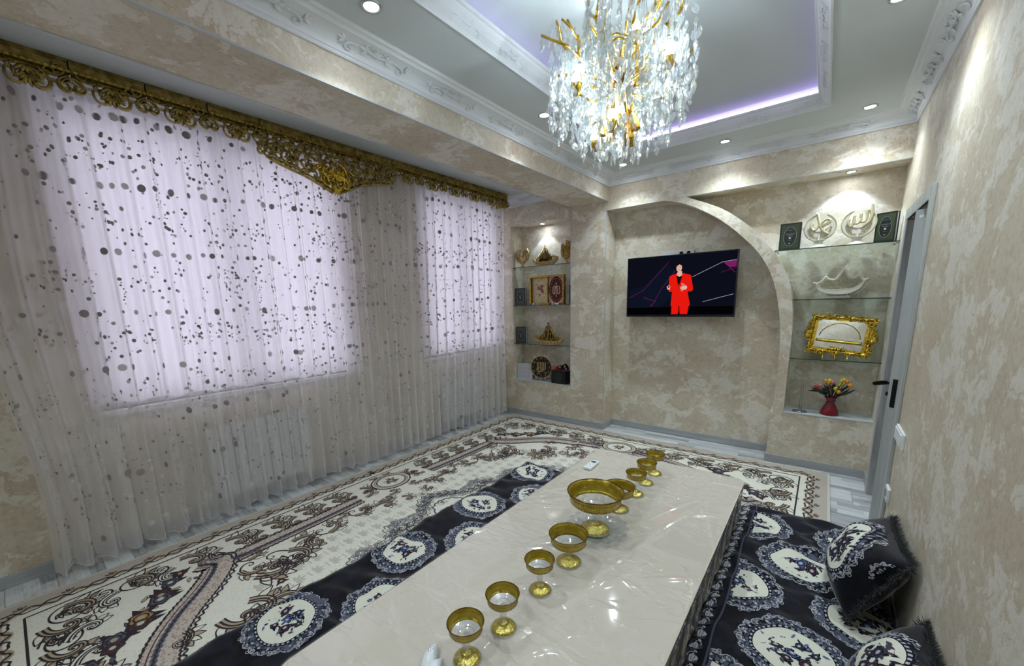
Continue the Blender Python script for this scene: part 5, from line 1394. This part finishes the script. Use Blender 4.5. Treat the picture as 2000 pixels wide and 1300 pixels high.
# --- vase with tulips, bottom of the right niche
NZ0 = .478
va = thing('flower_vase', (.110, 4.27, NZ0), 'dark red waisted vase with mixed artificial tulips in the bottom of the right niche', 'vase')
M_vr = P('dark_red_glaze', (120, 12, 26), .25)
m = MB(); m.lathe([(.0, .001), (.062, .001), (.064, .010), (.052, .05), (.032, .095), (.026, .115), (.034, .14), (.046, .155), (.043, .155), (.03, .138), (.022, .115), (.0, .1)], (.110, 4.27, NZ0), 32, fn=lambda a, r: 1+.03*math.cos(10*a)); m.build('vase_body', M_vr, va, smooth=True)
m = MB(); m.tube([(.110+.034*math.cos(a), 4.27+.034*math.sin(a), NZ0+.105+.018*math.cos(a)) for a in np.linspace(0, 2*PI, 20)], .004, 6, cap=False); m.build('ribbon', P('blue_grey_ribbon', (70, 84, 104), .5), va)
M_st = P('dark_green_stem', (24, 44, 26), .6); r = random.Random(6)
fc = [((232, 196, 40), 'yellow'), ((238, 150, 40), 'orange'), ((214, 60, 70), 'red'), ((232, 130, 140), 'pink'), ((188, 26, 44), 'crimson'), ((160, 60, 90), 'magenta'), ((240, 214, 60), 'lemon')]
fm = {n_: P('tulip_'+n_, c_, .5) for c_, n_ in fc}
heads = [(-.085, .20, 'crimson'), (-.075, .235, 'pink'), (-.10, .225, 'crimson'), (-.045, .285, 'orange'), (-.02, .295, 'yellow'), (-.03, .265, 'lemon'), (.0, .275, 'pink'), (.055, .290, 'lemon'), (.065, .305, 'yellow'), (.085, .285, 'orange'), (.105, .265, 'orange'), (.095, .25, 'orange'), (.05, .255, 'yellow'), (.02, .225, 'yellow'), (-.015, .235, 'magenta'), (-.035, .20, 'red'), (.04, .205, 'orange'), (-.065, .21, 'magenta')]
for k, (u, v, c_) in enumerate(heads):
    yo = r.uniform(-.05, .03); tip = Vector((.110+u, 4.25+yo, NZ0+v)); b0 = Vector((.110+u*.15, 4.27, NZ0+.13))
    m = MB(); m.tube([b0, (b0+tip)/2+Vector((0, 0, .01)), tip], .0024, 5); stm_ = m.build('stem', M_st, va)
    d = (tip-b0).normalized(); s1 = d.orthogonal().normalized(); s2 = d.cross(s1); m = MB()
    n = 9; prof = [(0, 0), (.010, .003), (.0145, .012), (.013, .024), (.008, .032), (.002, .034)]
    base = 0
    for rr_, z_ in prof:
        for q_ in range(n):
            aa = 2*PI*q_/n; rr2 = rr_*(1+.12*math.cos(3*aa)); m.v.append(tuple(tip+d*(z_-.006)+s1*rr2*math.cos(aa)+s2*rr2*math.sin(aa)))
    for i in range(len(prof)-1):
        for q_ in range(n): a_ = i*n+q_; b_ = i*n+(q_+1) % n; m.f.append((a_, b_, b_+n, a_+n)); m.m.append(0)
    m.build('tulip_head', fm[c_], stm_, smooth=True)
for k in range(18):
    a_ = r.uniform(0, 180); L = r.uniform(.07, .12); m = MB(); yo = r.uniform(-.03, .02)
    leaf3(m, .110+.4*L*math.cos(math.radians(a_)), NZ0+.16+.045*r.random(), a_, L, .020, .006, lambda u, v, h: (u, 4.255+yo-h, v)); m.build('leaf', M_st, va, smooth=True, solid=.0012)

# --- paper towel holder
ph = thing('towel_holder', (-.092, 4.25, NZ0), 'thin chrome wire towel holder in the bottom left of the right niche', 'holder')
m = MB(); m.tube([(-.092+.052*math.cos(a), 4.25+.045*math.sin(a), NZ0+.005) for a in np.linspace(0, 2*PI, 28)], .0035, 6, cap=False); m.tube([(-.092+.02*math.cos(a), 4.25+.018*math.sin(a), NZ0+.005) for a in np.linspace(0, 2*PI, 18)], .003, 6, cap=False); m.tube([(-.144, 4.25, NZ0+.005), (-.04, 4.25, NZ0+.005)], .003, 6); m.build('wire_base', M_chrome, ph, smooth=True)
m = MB(); m.tube([(-.098, 4.25, NZ0+.005), (-.098, 4.25, NZ0+.235), (-.094, 4.25, NZ0+.248), (-.086, 4.25, NZ0+.248), (-.082, 4.25, NZ0+.235), (-.082, 4.25, NZ0+.005)], .003, 6); m.build('upright', M_chrome, ph, smooth=True)
m = MB(); P_ = euler(-.102, 0, 200, .20, -1, 2.3*PI, 1.2, 24); m.tube([(p[0], 4.245, NZ0+.06+p[1]) for p in P_], .0025, 5); P_ = euler(-.102, 0, 160, .12, 1, 2.3*PI, 1.2, 20); m.tube([(p[0], 4.245, NZ0+.15+p[1]) for p in P_], .0025, 5); m.build('wire_scroll', M_chrome, ph, smooth=True)

# ================================================================== left niche ornaments
def hand_orn(loc, W, H, label, style):
    a = thing('hand_ornament', loc, label, 'ornament', 'gilt hand ornaments'); f = local(loc, 0)
    m = MB(); m.lathe([(.034, 0), (.036, .006), (.022, .018), (.014, .034), (.018, .046), (.0, .05)], loc, 18); m.build('pedestal', M_ow, a, smooth=True)
    m = MB(); m.prism([(-.03, .04), (.03, .04), (.045, .085), (.02, .105), (-.02, .105), (-.045, .085)], f, -.008, .008); m.build('palm', M_ow, a)
    m = MB(); g = lambda u, v, h: f(u, v, h)
    if style == 0:
        for s_ in (1, -1):
            ribbon3(m, smooth_curve([(s_*.015, .055), (s_*.06, .085), (s_*.088, .13), (s_*.092, .175), (s_*.070, .225)], 8), .026, .014, g)
            for k in range(3): ribbon3(m, smooth_curve([(s_*(.02+.01*k), .07), (s_*(.05+.008*k), .11+.01*k), (s_*(.05+.006*k), .16-.015*k)], 6), .012, .012, g)
        ribbon3(m, smooth_curve([(-.045, .20), (-.03, .14), (.0, .135), (.02, .16), (.05, .17), (.07, .20)], 8), .011, .016, g); ribbon3(m, smooth_curve([(.0, .19), (.03, .185), (.05, .215)], 6), .009, .016, g); ribbon3(m, smooth_curve([(-.03, .215), (-.045, .17), (-.06, .15)], 6), .009, .016, g)
    else:
        for k, (u, h_) in enumerate(((-.052, .225), (-.025, .205), (.0, .262), (.026, .250), (.052, .240))):
            ribbon3(m, smooth_curve([(u*.5, .07), (u*.95, .12), (u*1.05, .17), (u*.95, h_)], 8), .019, .016, g)
        for s_ in (1, -1): ribbon3(m, smooth_curve([(0, .05), (s_*.05, .09), (s_*.066, .15), (s_*.058, .22)], 8), .018, .014, g)
    m.build('fingers', M_og, a, smooth=True, solid=.006)
    return a
hand_orn((-3.075, 4.25, LZ[0]+.0005), .2, .24, 'sand gold cupped-hands ornament at the left end of the top shelf in the left niche', 0)
hand_orn((-2.440, 4.25, LZ[0]+.0005), .13, .26, 'dark gilt raised-fingers ornament at the right end of the top shelf in the left niche', 1)
def gilt_ship(loc, W, H, label, mat, mir=1):
    a = thing('gilt_ship', loc, label, 'ornament', 'gilt ship ornaments'); f0 = local(loc, 0); f = lambda u, v, t: f0(u*mir, v, t)
    w = W/2
    hull = smooth_curve([(-w, .095), (-w*1.02, .07), (-w*.85, .035), (-w*.5, .004), (w*.4, .001), (w*.8, .02), (w*1.02, .062), (w*.92, .085)], 5)
    deck = smooth_curve([(-w, .095), (-w*.80, .062), (-w*.3, .048), (w*.3, .046), (w*.7, .052), (w*.92, .085)], 5)
    poly = [tuple(p) for p in hull]+[tuple(p) for p in deck[::-1][1:-1]]
    if mir > 0: poly = poly
    m = MB(); m.prism(poly, f, -.026, .020); m.build('hull', mat, a)
    m = MB(); g = lambda u, v, h: f(u, v, .020+h)
    ribbon3(m, deck, .010, .008, g, taper=False); ribbon3(m, hull*[1, .85]+[[0, .012]], .006, .006, g, taper=False)
    for k in range(7): leaf3(m, -w*.6+k*w*.2, .012, 55, .045, .018, .010, g)
    ribbon3(m, euler(-w*.95, .095, 60, .09, -1, 2.2*PI, 1.2, 14), .010, .012, g)
    m.build('hull_relief', M_og, a, smooth=True)
    m = MB(); r = random.Random(3); g = lambda u, v, h: f(u, v, h-.002); topf = lambda u: np.interp(u/w, [-.8, -.45, -.25, .0, .12, .35, .6, .85], [.085, .12, .16, H-.02, H-.03, .16, .12, .07])
    for k in range(12):
        u = -w*.7+k*w*.125
        ribbon3(m, [(u, .05), (u+.004*r.uniform(-1, 1), (.05+topf(u))/2), (u+.003, topf(u))], .0065, .014, g)
        ribbon3(m, euler(u, .075, r.uniform(0, 360), .07, r.choice((1, -1)), 2*PI, 1.2, 12), .0055, .018, g)
        if topf(u) > .12: ribbon3(m, euler(u, topf(u)*.65, r.uniform(0, 360), .06, r.choice((1, -1)), 2*PI, 1.2, 12), .005, .018, g)
    ribbon3(m, [(0, .06), (0, H*.6), (.002, H)], .009, .016, g); ribbon3(m, smooth_curve([(-w*.8, .075), (-w*.4, .12), (-w*.1, H*.85)], 6), .007, .012, g); ribbon3(m, smooth_curve([(w*.85, .075), (w*.4, .13), (w*.1, H*.8)], 6), .007, .012, g)
    m.build('lettering', M_og, a, smooth=True, solid=.005)
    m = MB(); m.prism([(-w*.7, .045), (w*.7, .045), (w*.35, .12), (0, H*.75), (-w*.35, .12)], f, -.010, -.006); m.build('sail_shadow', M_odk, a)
gilt_ship((-2.735, 4.25, LZ[0]+.0005), .34, .245, 'gilt boat-shaped lettering ornament in the middle of the top shelf in the left niche', M_ow, -1)
gilt_ship((-2.700, 4.25, LZ[2]+.0005), .42, .275, 'gilt ship with mast-like lettering on the lowest shelf of the left niche', M_ow)
# framed clock picture
def framed(loc):
    a = thing('framed_clock', loc, 'gold frame holding a floral clock face and a maroon oval panel in the left niche', 'clock')
    f = local(loc, 0.0); W, H = .498, .352; w = W/2; M_fr = gold('gold_frame_moulding', (150, 112, 40), (196, 158, 74), .35, 30, .2)
    quadbox(f, -w+.01, w-.01, .01, H-.01, -.045, -.040).build('backing', P('cream_backing', (206, 190, 152), .8), a)
    for b in ((-w, w, 0, .022), (-w, w, H-.022, H), (-w, -w+.022, .022, H-.022), (w-.022, w, .022, H-.022)): quadbox(f, *b, -.05, .0).build('frame_side', M_fr, a, bevel=.003)
    quadbox(f, .008, .016, .022, H-.022, -.042, -.01).build('divider', M_fr, a)
    mats = [P('clock_cream_face', (208, 190, 146), .7), P('maroon_velvet', (84, 24, 38), .8), P('pale_embroidery', (214, 186, 150), .6), P('rose_embroidery', (150, 74, 84), .7), M_black, P('bottle_blue', (40, 52, 96), .4)]
    p = Pat(); g = lambda u, v, h: np.array([f(x, y, t) for x, y, t in zip(u, v, h-.039)])
    p.poly([(-.190, .022), (.008, .022), (.008, H-.03), (-.190, H-.03)], 0, .0004, 1); p.poly([(.018, .022), (.226, .022), (.226, H-.03), (.018, H-.03)], 2, .0004, 1)
    p.ell(.122, .178, .098, .150, 1, .0010, 36, 1); p.ering(.122, .178, .085, .132, .004, 2, .0020, 40, dash=1); p.ering(.122, .178, .098, .150, .006, 1, .0016, 40)
    for k in range(4): p.scroll(.122+(-.08, .08, -.08, .08)[k], .178+(.12, .12, -.12, -.12)[k], k*90, .05, 1, .005, 1, .002)
    for s_ in ([(.122, .265), (.122, .09)], [(.08, .215), (.075, .15), (.092, .125), (.105, .15)], [(.165, .215), (.172, .15), (.155, .125), (.138, .15)], [(.09, .225), (.12, .205), (.155, .225)], [(.105, .20), (.10, .15)], [(.14, .20), (.145, .15)]):
        p.rib(smooth_curve([(x, y) for x, y in s_], 6), .009, 2, .0024)
    cx_, cy_ = -.092, .190
    for k in range(14): a_ = r.uniform(0, 6.28); d_ = r.uniform(.0, .085); p.rose(cx_+d_*.65*math.cos(a_), cy_+d_*math.sin(a_), .013, 3, 1 if k % 3 else 3, 2, .0012, k*30)
    p.rib([(cx_, cy_), (cx_+.002, cy_+.05)], .003, 4, .004); p.rib([(cx_, cy_), (cx_+.03, cy_-.015)], .003, 4, .004)
    p.build('clock_face', g, mats, a)
    for k in range(12):
        an = math.radians(90-30*(k+1)); P_ = Vector(f(cx_+.078*math.cos(an), cy_+.115*math.sin(an), -.036)); numeral(str(k+1), .026, .0006, M_black, a, P_-org[a.name], (PI/2, 0, 0))
    return a
framed((-2.705, 4.215, LZ[1]+.0006))
wb_ = thing('perfume_bottle', (-2.80, 4.205, LZ[1]), 'small clear glass bottle lying before the framed clock', 'bottle')
m = MB(); m.tube([(-2.865, 4.20, LZ[1]+.012), (-2.80, 4.20, LZ[1]+.012)], .011, 10); m.build('glass_body', M_glass, wb_, smooth=True); m = MB(); m.tube([(-2.80, 4.20, LZ[1]+.012), (-2.785, 4.20, LZ[1]+.012)], .007, 8); m.build('cap', M_chrome, wb_)
for x, c_, lab in ((-2.90, (40, 54, 110), 'small blue box lying at the foot of the framed clock'), (-2.62, (30, 34, 40), 'small black box lying at the foot of the framed clock'), (-2.54, (226, 220, 200), 'small cream box lying at the foot of the framed clock')):
    b_ = thing('small_box', (x, 4.20, LZ[1]), lab, 'box', 'little boxes before the framed clock'); box('box_body', (x-.03, x+.03, 4.187, 4.211, LZ[1]+.0005, LZ[1]+.020), P('box_'+lab.split()[1], c_, .4), b_, bevel=.002); box('box_lid', (x+.012, x+.030, 4.186, 4.212, LZ[1]+.0008, LZ[1]+.0205), M_wp, b_)
# desk calendar card
cd = thing('desk_calendar', (-3.065, 4.30, NZ0), 'white printed calendar card standing in the bottom left of the left niche', 'calendar')
f = local((-3.065, 4.235, NZ0+.001), .03); quadbox(f, -.112, .112, 0, .205, -.006, 0).build('card', P('white_card', (206, 208, 214), .6), cd)
p = Pat()
for i in range(3):
    for j in range(4):
        x0, y0 = -.095+j*.048, .025+i*.052
        for k in range(4): p.rib([(x0, y0+k*.009), (x0+.036, y0+k*.009)], .0018, 0 if (i+j) % 3 else 1, .0004)
p.rib([(-.10, .19), (.10, .19)], .003, 0, .0004); p.ering(0, .1025, .110, .1, .0001, 0, .0004) if 0 else None
p.build('calendar_print', lambda u, v, h: np.array([f(a_, b_, t_) for a_, b_, t_ in zip(u, v, h)]), [P('grey_print', (150, 152, 164), .6), P('red_print', (190, 130, 130), .6)], cd, kind='stuff')
for b_ in ((-.115, .115, -.0, .006), (-.115, .115, .200, .206), (-.115, -.109, 0, .206), (.109, .115, 0, .206)): quadbox(f, *b_, -.008, .002).build('rim', M_wp, cd)
# sun-shaped wooden clock
ck = thing('sun_clock', (-2.795, 4.26, NZ0), 'round black clock with a gilt saw-tooth rim standing in the bottom of the left niche', 'clock')
f = local((-2.800, 4.235, NZ0+.183), .18)
m = MB(); n = 16
for k in range(n):
    a_ = 2*PI*k/n; b_ = 2*PI*(k+1)/n; c_ = (a_+b_)/2+.12
    m.prism([(.128*math.cos(a_), .128*math.sin(a_)), (.180*math.cos(c_), .180*math.sin(c_)), (.128*math.cos(b_), .128*math.sin(b_))], f, -.010, .0)
    m.prism([(.120*math.cos(a_+.1), .120*math.sin(a_+.1)), (.158*math.cos(c_+.1), .158*math.sin(c_+.1)), (.120*math.cos(b_+.1), .120*math.sin(b_+.1))], f, 0, .004)
m.build('toothed_rim', M_ow, ck)
m = MB(); m.prism([(.138*math.cos(t), .138*math.sin(t)) for t in np.linspace(0, 2*PI, 40, endpoint=False)], f, -.004, .006); m.build('dial', P('dark_brown_dial', (30, 20, 18), .4), ck)
for k in range(12):
    an = math.radians(90-30*(k+1)); numeral(str(k+1), .034, .001, M_ow, ck, Vector(f(.115*math.cos(an), .115*math.sin(an), .0075))-org[ck.name], (PI/2, 0, .18))
m = MB(); g = lambda u, v, h: f(u, v, .006+h)
for u in (-.055, -.035, -.01, .012, .034, .056): ribbon3(m, [(u, -.03), (u+.003, .02), (u, .065)], .009, .006, g, taper=False)
for k in range(10): ribbon3(m, euler(-.06+.012*k, -.035-.02*(k % 2), k*70, .07, 1 if k % 2 else -1, 2*PI, 1.1, 12), .006, .007, g)
m.build('lettering', M_ow, ck, smooth=True)
# speaker box with strap
sp = thing('speaker_box', (-2.515, 4.24, NZ0), 'small black box speaker at the right end of the left niche floor', 'speaker')
f = local((-2.520, 4.186, NZ0+.0005), -.05)
quadbox(f, -.105, .105, 0, .165, -.13, 0).build('speaker_case', M_black, sp, bevel=.004)
m = MB(); m.tube([f(0, .083, .0005), f(0, .083, .003)], .062, 28); m.build('speaker_grille', P('dark_grey_grille', (34, 38, 38), .7), sp)
st = thing('folded_strap', (-2.515, 4.25, NZ0+.166), 'red and black folded strap lying on top of the black box speaker', 'strap')
M_sr = fabric('red_strap', (150, 20, 26)); M_sb = fabric('black_strap', (22, 22, 24))
def strap(pts, w, mat, nm):
    m = MB(); pts = smooth_curve(pts, 6); 
    for p in pts: m.v += [(p[0], p[1]-w/2, p[2]), (p[0], p[1]+w/2, p[2])]
    for i in range(len(pts)-1): m.f.append((2*i, 2*i+2, 2*i+3, 2*i+1)); m.m.append(0)
    m.build(nm, mat, st, smooth=True, solid=.004)
zt_ = NZ0+.170
strap([(-2.655, 4.23, zt_+.018), (-2.60, 4.24, zt_+.034), (-2.55, 4.25, zt_+.012), (-2.50, 4.25, zt_+.006)], .05, M_sr, 'red_webbing')
strap([(-2.60, 4.24, zt_+.004), (-2.55, 4.23, zt_+.045), (-2.51, 4.24, zt_+.05), (-2.47, 4.26, zt_+.006)], .045, M_sb, 'black_webbing')
strap([(-2.52, 4.25, zt_+.004), (-2.47, 4.25, zt_+.075), (-2.42, 4.24, zt_+.045), (-2.41, 4.24, zt_+.01)], .05, M_sb, 'black_webbing')
strap([(-2.49, 4.23, zt_+.006), (-2.45, 4.23, zt_+.038), (-2.41, 4.235, zt_+.034)], .04, M_sr, 'red_webbing')
m = MB(); m.box(-2.582, -2.552, 4.205, 4.209, zt_+.012, zt_+.05); m.build('buckle', P('red_buckle', (196, 40, 44), .4), st)

# ================================================================== recessed lamps
M_ring = P('chrome_lamp_ring', (190, 192, 196), .25, metal=.8); M_lamp = emit('lamp_lens', (238, 246, 255), 26.0)
def downlight(x, y, z, label, E_, grp='recessed ceiling lamps', rr=.042, beam=150, blend=.6, tilt=(0, 0)):
    a = thing('recessed_lamp', (x, y, z), label, 'ceiling lamp', grp)
    m = MB(); m.lathe([(rr*.70, -.001), (rr*.78, -.006), (rr, -.005), (rr*1.02, 0)], (x, y, z), 24); m.build('lamp_ring', M_ring, a, smooth=True)
    m = MB(); m.lathe([(0, -.0022), (rr*.70, -.0022)], (x, y, z), 24); m.build('lamp_lens', M_lamp, a)
    light('lamp_glow', 'SPOT', (x, y, z-.012), E_, COOL if z > 2.5 else (.66, .84, 1.0), .02, (tilt[0], tilt[1], 0), spot_size=math.radians(beam), spot_blend=blend)
for x, y, lab in ((-1.624, 1.19, 'recessed lamp in the ceiling border above the near half of the beam'), (-1.624, 2.527, 'recessed lamp in the ceiling border left of the chandelier'), (-1.624, 3.886, 'recessed lamp in the far left corner of the ceiling border'),
                  (-.77, 3.915, 'recessed lamp in the middle of the ceiling border above the arch'), (.113, 3.92, 'recessed lamp in the far right corner of the ceiling border'), (.130, 2.62, 'recessed lamp in the right ceiling border nearer the camera'), (.13, 1.2, 'recessed lamp in the right ceiling border beside the camera'), (-.77, -.30, 'recessed lamp in the near ceiling border behind the camera'), (-1.624, -.2, 'recessed lamp in the near left corner of the ceiling border')):
    downlight(x, y, ZC, lab, 8.5, beam=120, blend=1.0)
downlight(.060, 4.290, 2.42, 'recessed lamp in the top of the right shelf niche', 2.6, 'recessed niche lamps', .036, 100, .15)
downlight(-2.795, 4.285, 2.42, 'recessed lamp in the top of the left shelf niche', 1.8, 'recessed niche lamps', .036, 90, .15)

# ================================================================== chandelier
CX, CYc, CZ = -.775, 1.80, 2.36
CH = thing('chandelier', (CX, CYc, 2.90), 'crystal chandelier with gold branches hanging in the middle of the ceiling tray', 'chandelier')
M_br = gold('brushed_gold_branch', (190, 150, 50), (226, 192, 96), .22, 20, .2)
M_cry = see_through('cut_crystal', (.93, .965, .975, 1), .30, .05, (.88, .95, .98, 1), .06, 1.6)
M_bulb = emit('bulb_glow', (236, 246, 255), 8.0)
r = random.Random(12)
m = MB(); m.lathe([(0, 0), (.10, 0), (.10, -.02), (0, -.025)], (CX, CYc, 2.90), 28); m.build('ceiling_rose', M_br, CH)
for (dx, dy) in ((.07, .02), (-.06, .05), (.03, -.07), (-.04, -.05)):
    m = MB(); m.tube([(CX+dx, CYc+dy, 2.88), (CX+dx*1.6, CYc+dy*1.6, 2.50)], .0012, 4); m.build('cable', M_chrome, CH)
m = MB(); m.tube([(CX, CYc, 2.52), (CX+.004, CYc, 2.42), (CX, CYc, 2.30)], [.010, .022, .012], 8); m.build('hub', M_br, CH, smooth=True)
tips = []
for k in range(26):
    a_ = 2*PI*k/26+r.uniform(-.1, .1); Rr = r.uniform(.20, .34); zt2 = r.uniform(2.47, 2.64) if k % 3 else r.uniform(2.56, 2.70)
    p = [Vector((CX, CYc, r.uniform(2.36, 2.46)))]
    for s_ in (.3, .55, .8, 1.0):
        p.append(Vector((CX+Rr*s_*math.cos(a_+r.uniform(-.15, .15)), CYc+Rr*s_*math.sin(a_+r.uniform(-.15, .15)), p[0].z+(zt2-p[0].z)*s_**1.2+r.uniform(-.015, .015))))
    m = MB(); m.tube(p, [.009, .008, .007, .006, .005], 6)
    for _ in range(2):
        i = r.choice((2, 3)); q_ = p[i]; d_ = Vector((r.uniform(-1, 1), r.uniform(-1, 1), r.uniform(-.2, 1.2))).normalized(); q2 = q_+d_*r.uniform(.05, .10); m.tube([q_, (q_+q2)/2+Vector((0, 0, .01)), q2], [.005, .0045, .004], 5); tips.append(q2)
    m.build('branch', M_br, CH, smooth=True); tips += [p[-1], p[-2], p[3]]
bulbs = []
for k in range(11):
    a_ = 2*PI*k/11+.3; Rr = (.17, .23, .11)[k % 3]; z_ = (2.44, 2.36, 2.22)[k % 3]+r.uniform(-.03, .05)
    c_ = Vector((CX+Rr*math.cos(a_), CYc+Rr*math.sin(a_), z_)); bulbs.append(c_)
    m = MB(); m.tube([Vector((CX, CYc, 2.38)), Vector((CX+Rr*.6*math.cos(a_), CYc+Rr*.6*math.sin(a_), z_-.05)), c_-Vector((0, 0, .03))], .005, 6)
    m.lathe([(.0, -.045), (.012, -.042), (.020, -.012), (.022, .002), (.018, .002), (.012, -.02)], c_, 12); lh_ = m.build('lamp_holder', M_br, CH, smooth=True)
    m = MB(); m.lathe([(0, .046), (.008, .042), (.015, .028), (.016, .012), (.010, -.004), (0, -.006)], c_, 12); m.build('bulb', M_bulb, lh_, smooth=True)
    light('bulb_light', 'POINT', c_+Vector((0, 0, .02)), 4.4, COOL, .02)
for k in range(5):   # folded gold plates in the heart
    a_ = 2*PI*k/5; m = MB(); m.tube([(CX+.02*math.cos(a_), CYc+.02*math.sin(a_), 2.42), (CX+.055*math.cos(a_), CYc+.055*math.sin(a_), 2.28), (CX+.075*math.cos(a_), CYc+.075*math.sin(a_), 2.20)], [.010, .016, .022], 6); m.build('gold_cup', M_br, CH, smooth=False)
# marquise crystals
def crystal_mesh(L, W, T):
    n = 8; v = [(0, 0, L/2)]; f = []
    for (z, s_) in ((L*.22, .78), (-.0, 1), (-L*.22, .78)):
        for k in range(n): a_ = 2*PI*(k+.5)/n; v.append((W/2*s_*math.cos(a_), T/2*s_*math.sin(a_), z))
    v.append((0, 0, -L/2))
    for k in range(n): f.append((0, 1+k, 1+(k+1) % n)); f.append((25, 17+(k+1) % n, 17+k))
    for j in range(2):
        for k in range(n): a_ = 1+j*n+k; b_ = 1+j*n+(k+1) % n; f.append((a_, a_+n, b_+n, b_))
    return v, f
CV = [crystal_mesh(.052, .029, .011), crystal_mesh(.043, .024, .010), crystal_mesh(.026, .016, .008)]
P_all = []; thr = MB()
strings = []
for _ in range(2600):
    if len(strings) >= 125: break
    a_ = r.uniform(0, 2*PI); Rr = .315*math.sqrt(r.random()); x, y = CX+Rr*math.cos(a_), CYc+Rr*math.sin(a_)
    if any((x-u)**2+(y-v)**2 < .025**2 for u, v, *_ in strings): continue
    zt2 = 2.30+.22*r.random()+.10*(Rr/.32) if Rr > .10 else 2.26+.08*r.random()
    zb_ = 2.10+.17*(Rr/.32)**2.2+r.uniform(-.035, .05)
    strings.append((x, y, zt2, zb_))
for (x, y, zt2, zb_) in strings:
    thr.tube([(x, y, zt2), (x, y, zb_)], .0005, 3, cap=False)
    z = zb_
    while z < zt2:
        k = r.choice((0, 0, 1, 1, 2)); L = (.048, .040, .026)[k]
        j = .010 if z > zb_ else 0
        P_all.append((x+r.uniform(-j, j), y+r.uniform(-j, j), z+L/2, k, r.uniform(0, PI), r.uniform(-.45, .45)*(z > zb_))); z += L*r.uniform(.72, 1.05)
for tp in tips:
    n = r.randint(1, 5); z = tp.z-.01
    for j in range(n):
        k = r.choice((0, 0, 1)); P_all.append((tp.x+r.uniform(-.008, .008), tp.y+r.uniform(-.008, .008), z-.03, k, r.uniform(0, PI), r.uniform(-.6, .6))); z -= .042
    thr.tube([tp, (tp.x, tp.y, z)], .0005, 3, cap=False)
thr.build('thread', M_chrome, CH, kind='stuff')
camp = np.array((0, 0, 1.5)); P_all.sort(key=lambda p: (p[0]-camp[0])**2+(p[1]-camp[1])**2+(p[2]-camp[2])**2)
meshes = []
for k, (v, f_) in enumerate(CV):
    me = bpy.data.meshes.new('crystal'); me.from_pydata(v, [], f_); me.materials.append(M_cry); meshes.append(me)
oc = org[CH.name]; rest = MB()
for i, (x, y, z, k, rz, rx) in enumerate(P_all):
    if i < 290:
        o = bpy.data.objects.new('crystal', meshes[k]); COL.objects.link(o); o.parent = CH; o.location = Vector((x, y, z))-oc; o.rotation_euler = (rx, rx*.7, rz)
    else:
        from mathutils import Euler
        R3 = Euler((rx, rx*.7, rz)).to_matrix(); rest.add([tuple(R3@Vector(v)+Vector((x, y, z))) for v in CV[k][0]], CV[k][1])
if rest.v: rest.build('crystal_cluster', M_cry, CH, kind='stuff')
print('crystals', len(P_all))
